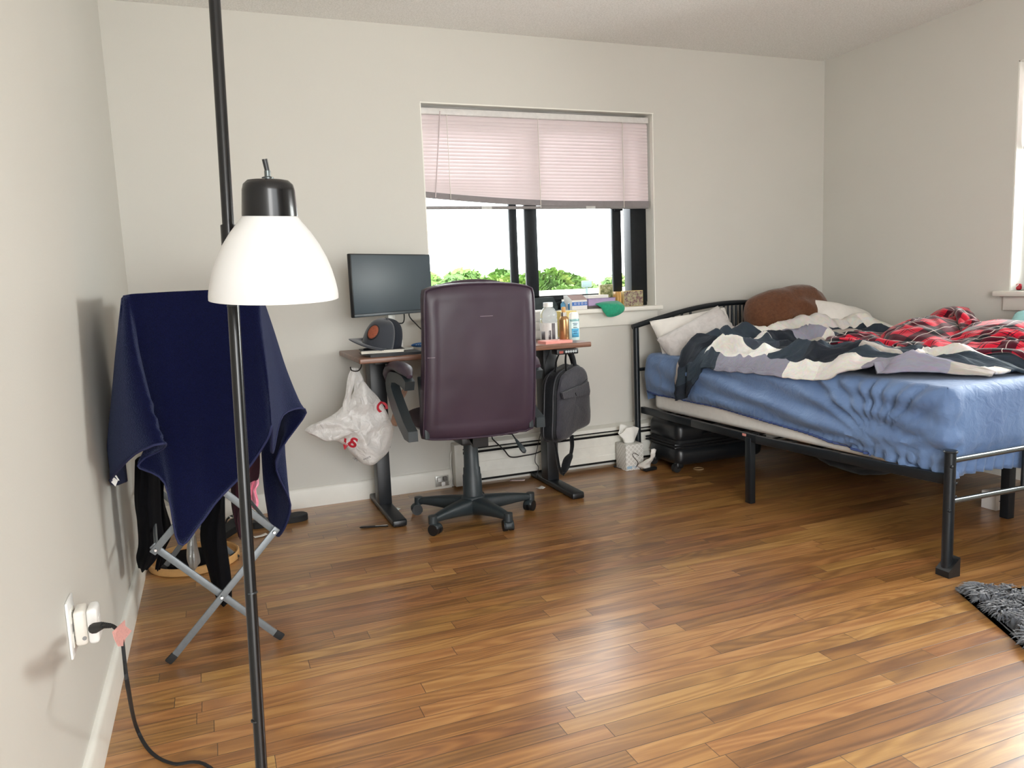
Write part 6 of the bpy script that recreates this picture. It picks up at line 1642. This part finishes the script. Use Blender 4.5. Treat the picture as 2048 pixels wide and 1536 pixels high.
gp = [[(1302, 898, -.30), (1308, 897, -.30), (1313, 900, -.30)], [(1302, 908, -.31), (1306, 908, -.32), (1312, 906, -.31)], [(1298, 916, -.28), (1304, 917, -.30), (1310, 913, -.29)], [(1288, 922, -.26), (1296, 924, -.29), (1304, 922, -.27)], [(1276, 931, -.235), (1288, 932, -.27), (1302, 926, -.26)], [(1280, 936, -.235), (1290, 937, -.265), (1300, 936, -.25)]]
rows = [[at(a, b_, 'y', y) for a, b_, y in r] for r in gp]; g = crgrid(rows, 5, 5)
for r_ in g:
    for p_ in r_: p_.y += .008*fbm(p_, 40, 2); p_.z = max(.004, p_.z)
tag(MB().grid(g).build('rag', M_lin_w, loc=g[-1][5], solid=.004), 'crumpled white cloth strip on the floor between tissue box and suitcase', 'cloth')
o = at(1397, 938, 'z', .003); q = MB(); q.tube([o+Vector((.028*math.cos(a), .028*math.sin(a), .002)) for a in [2*PI*k/28 for k in range(28)]], .0028, 8, closed=True)
tag(q.build('hair_tie', mat('tan_elastic', (156, 128, 92), .7), loc=o), 'tan hair tie ring on the floor in front of the suitcase', 'hair tie')
# ---- suitcase lying under the bed
SX0, SX1, SY0, SY1 = 2.735, 3.34, -.405, -.085
su = thing('suitcase', 'black hard shell suitcase lying flat under the head of the bed', 'suitcase', ((SX0+SX1)/2, (SY0+SY1)/2, 0))
M_case = mat('black_ribbed_shell', (24, 27, 31), .32, var=.12, nscale=30)
MB().bx((SX0, SY0, .035), (SX1, SY1, .150), .045, 4).build('lower_shell', M_case, su); MB().bx((SX0, SY0, .166), (SX1, SY1, .292), .045, 4).build('upper_shell', M_case, su)
MB().bx((SX0+.006, SY0+.006, .12), (SX1-.006, SY1-.006, .20), .03, 3).build('zip_band', mat('zip_band_black', (14, 15, 17), .8), su)
for z in (.150, .166): 
    MB().tube(cr([(SX0+.04, SY0-.001, z), (SX1-.04, SY0-.001, z), (SX1, SY0+.04, z), (SX1, SY1-.04, z), (SX1-.04, SY1, z), (SX0+.04, SY1, z), (SX0, SY1-.04, z), (SX0, SY0+.04, z)], 4, True), .005, 8, closed=True).build('edge_trim', M_blackp, su)
for k in range(5): MB().bx((SX0+.10, SY0+.05+.045*k, .288), (SX1-.06, SY0+.062+.045*k, .2955), .003).build('rib', M_case, su)
for (x, y) in ((SX0+.035, SY0+.04), (SX0+.035, SY1-.04)):
    wl_ = MB().bx((x-.03, y-.022, .022), (x+.02, y+.022, .06), .012, 3).build('wheel_housing', M_blackp, su); MB().cyl((x-.022, y-.016, .024), (x-.022, y+.016, .024), .0235, seg=22).build('wheel', M_rub, wl_)
q = MB(); q.tube(cr([(SX0+.17, SY0-.004, .215), (SX0+.19, SY0-.022, .222), (SX0+.30, SY0-.022, .222), (SX0+.32, SY0-.004, .215)], 5), .008, 10, flat=(1, .8)); q.build('carry_handle', M_blackp, su)
q = MB(); q.lathe([(0, 0), (.045, 0), (.048, .003), (.044, .006), (.036, .004), (0, .003)], (0, 0, 0), seg=36, sy=.75); bmesh.ops.transform(q.bm, matrix=frame((SX0+.095, SY0+.030, .286), (1, 0, 0), (0, .5, .87)), verts=q.bm.verts); q.build('wheel_recess', M_blackp, su)
q = MB(); q.bx((-.016, -.008, 0), (.016, .008, .001)); bmesh.ops.transform(q.bm, matrix=frame((SX0+.015, SY0+.15, .270), (.2, -1, .05), (.6, .1, .8)), verts=q.bm.verts); q.build('barcode_sticker', M_paper, su, smooth=False)
q = MB(); q.bar((SX1-.05, SY0-.006, .20), (SX1-.047, SY0-.006, .165), .007, .004); q.build('zip_pull', M_steel, su)
# ---- white box and a dark bag under the bed
o = at(2003, 1026, 'z', 0); o2 = at(1990, 1022, 'z', 0)
bx_ = thing('small_box', 'small white cardboard box on the floor under the bed by its centre leg', 'box', (o.x+.03, o.y+.06, 0))
MB().bx((o2.x, o.y+.03, .001), (o2.x+.105, o.y+.10, .082), .001).build('box', M_card, bx_); MB().bx((o2.x+.020, o.y+.0292, .040), (o2.x+.050, o.y+.0302, .044)).build('printed_line', M_ink2, bx_, smooth=False); MB().bx((o2.x, o.y+.0292, .070), (o2.x+.105, o.y+.0302, .0715)).build('lid_seam', mat('seam_grey', (170, 172, 172), .5), bx_, smooth=False)
rows = []
for i in range(17):
    v = i/16; row = []
    for j in range(34):
        a = 2*PI*j/34; k = max(.03, math.sin(PI*min(.999, max(.001, v))))**.4
        p_ = Vector((3.62+.26*k*math.cos(a), -.88+.30*k*math.sin(a), .003+.26*v)); p_ += Vector((.03, .03, .01))*fbm(p_, 6, 3)
        p_.z = min(max(.003, p_.z), .285); row.append(p_)
    rows.append(row)
dbag = thing('duffel_bag', 'slumped black duffel bag on the floor deep under the bed', 'bag', (3.62, -.88, 0))
MB().grid(rows, closed_u=True).build('body', M_nylb, dbag); MB().tube(cr([(3.50, -1.02, .20), (3.48, -1.12, .24), (3.62, -1.20, .20), (3.70, -1.08, .19)], 5), .012, 8, flat=(1, .3)).build('handle', M_nylb, dbag)
# ---- shaggy rug
R0 = at(1941, 1192, 'z', 0); R1 = at(2048, 1288, 'z', 0); e1 = (R1-R0).normalized(); e2 = Vector((-e1.y, e1.x, 0))
if e2.x < 0: e2 = -e2
RL, RW = 1.1, .75
rug = thing('shaggy_rug', 'dark grey shaggy rug at the right edge of the floor in front of the bed', 'rug', R0+e1*RL/2+e2*RW/2)
def rp(a, b_, z): return R0+e1*a+e2*b_+Vector((0, 0, z))
cpts_ = cr([rp(.03, 0, 0), rp(RL-.03, 0, 0), rp(RL, .03, 0), rp(RL, RW-.03, 0), rp(RL-.03, RW, 0), rp(.03, RW, 0), rp(0, RW-.03, 0), rp(0, .03, 0)], 4, True)
MB().prism([(p_.x, p_.y, .001) for p_ in cpts_], (0, 0, .010)).build('backing', mat('grey_rug_backing', (120, 122, 126), .9), rug)
M_shag = mat('dark_grey_shag', (74, 78, 86), .8, var=.55, nscale=26, sheen=.4)
rng = random.Random(5); q = MB()
for k in range(9000):
    a, b_ = rng.random()*RL*.62, rng.random()*RW*.6
    if rng.random() < .15: a = rng.random()*.02 if rng.random() < .5 else a; b_ = rng.random()*.02
    base = rp(a, b_, .010); th = 2.4*noise.noise(Vector((a*9, b_*9, 0)))*PI+rng.uniform(-.6, .6)
    d = Vector((math.cos(th), math.sin(th), 0)); L = rng.uniform(.025, .05); w_ = rng.uniform(.0022, .004); s_ = Vector((-d.y, d.x, 0))*w_
    hgt = rng.uniform(.016, .034)
    P = [base, base+d*L*.35+Vector((0, 0, hgt)), base+d*L*.8+Vector((0, 0, hgt*.9)), base+d*L*1.15+Vector((0, 0, hgt*.45))]
    vv = [q.bm.verts.new(p_+s_*k_) for p_, k1 in zip(P, (1, 1, .8, .0)) for k_ in ((-k1, k1) if k1 else (0,))]
    q.bm.faces.new([vv[0], vv[1], vv[3], vv[2]]); q.bm.faces.new([vv[2], vv[3], vv[5], vv[4]]); q.bm.faces.new([vv[4], vv[5], vv[6]])
pile = q.build('pile', M_shag, rug, ang=80); pile['kind'] = 'stuff'

# ================================================================ OUTSIDE
gz = -10.0
struct(MB().bx((-200, 3, gz-.3), (260, 320, gz)).build('ground', mat('pale_gravel_ground', (150, 150, 142), .95, var=.15, nscale=.4), smooth=False))
M_leaf, nd, lk, b = nmat('summer_foliage')
tc = nd.new('ShaderNodeTexCoord'); nz = N(nd, 'ShaderNodeTexNoise', i_Scale=.9, i_Detail=4.0); lk.new(tc.outputs['Object'], nz.inputs['Vector'])
r = ramp(nd, [(.3, srgb(62, 104, 52)), (.55, srgb(108, 142, 62)), (.75, srgb(164, 166, 84))]); lk.new(nz.outputs['Fac'], r.inputs['Fac']); lk.new(r.outputs['Color'], b.inputs['Base Color']); b.inputs['Roughness'].default_value = .7
M_bark = mat('tree_bark', (96, 88, 78), .9, var=.2, nscale=6)
def tree_mesh(seed, R):
    rg = random.Random(seed); q = MB()
    blobs = [(Vector((rg.gauss(0, .42), rg.gauss(0, .42), rg.uniform(-.35, .55)))*R, R*rg.uniform(.30, .52)) for _ in range(16)]
    for _ in range(9000):
        c, r_ = rg.choice(blobs); d = Vector((rg.gauss(0, 1), rg.gauss(0, 1), rg.gauss(0, 1))).normalized(); p_ = c+d*r_*rg.uniform(.75, 1.05)
        u = Vector((rg.gauss(0, 1), rg.gauss(0, 1), rg.gauss(0, .6))).normalized(); w_ = u.orthogonal().normalized(); s_ = rg.uniform(.06, .13)
        q.bm.faces.new([q.bm.verts.new(p_+u*s_), q.bm.verts.new(p_+w_*s_*.6), q.bm.verts.new(p_-u*s_), q.bm.verts.new(p_-w_*s_*.6)])
    return q
specs = [(900, 62, 541, 3.6), (965, 70, 546, 3.6), (1020, 58, 540, 3.4), (1098, 50, 533, 3.3), (1150, 54, 536, 3.2), (1190, 66, 546, 3.2), (1062, 74, 546, 3.6), (1120, 44, 556, 2.4)]
tlab = ['leafy tree outside the window beyond the monitor', 'leafy tree outside behind the top of the office chair', 'leafy tree outside left of the central window mullion', 'tallest leafy tree outside right of the central window mullion', 'leafy tree outside above the white carton', 'pale leafy tree outside furthest right in the window', 'leafy tree outside directly behind the central mullion', 'low near tree outside above the clear drink bottle']
proto = []
for k, (px, Y, py, R) in enumerate(specs):
    top = at(px, py, 'y', Y); c = top-Vector((0, 0, R*.95))
    t = thing('tree', tlab[k], 'tree', (c.x, c.y, gz), rz=k*1.3, group='trees outside the window')
    if k < 3:
        cr_ = tree_mesh(11+k, 1.0).build('crown', M_leaf, t, local=True, smooth=False); cr_.location = (0, 0, c.z-gz); cr_.scale = (R, R, R); proto.append(cr_)
    else:
        cr_ = proto[k % 3].copy(); COL.objects.link(cr_); cr_.parent = t; cr_.location = (0, 0, c.z-gz); cr_.scale = (R, R, R*.9)
    MB().tube([(0, 0, 0), (.1, .05, (c.z-gz)*.5), (0, 0, c.z-gz)], [.32, .24, .12], 10).build('trunk', M_bark, t, local=True)
lp_ = at(1173, 566, 'y', 31); 
t = thing('street_lamp', 'thin pole outside the window in front of the right hand trees', 'lamp post', (lp_.x, 31, gz))
MB().tube([(lp_.x, 31, gz), (lp_.x, 31, lp_.z)], .07, 8).build('pole', mat('grey_pole', (96, 112, 112), .5, .4), t); MB().box((lp_.x, 31, lp_.z-.05), (.5, .25, .35), None, .05).build('head', mat('grey_pole', (96, 112, 112), .5, .4), t)

a_, b_ = at(1084, 590, 'y', 34), at(1262, 583, 'y', 34)
t = thing('building', 'pale flat roofed building outside below the trees at the window', 'building', ((a_.x+b_.x)/2, 36, gz))
MB().bx((a_.x, 34, gz), (b_.x+3, 39, a_.z)).build('walls', mat('pale_render_wall', (226, 224, 218), .85), t, smooth=False)
MB().bx((a_.x-.15, 33.85, a_.z), (b_.x+3.15, 39.15, a_.z+.18)).build('roof', mat('pale_roof', (214, 212, 208), .8), t, smooth=False)
for k in range(3):
    x = a_.x+.6+1.9*k; MB().bx((x, 33.97, a_.z-2.2), (x+.9, 34.02, a_.z-.9)).build('window', M_glass, t, smooth=False)
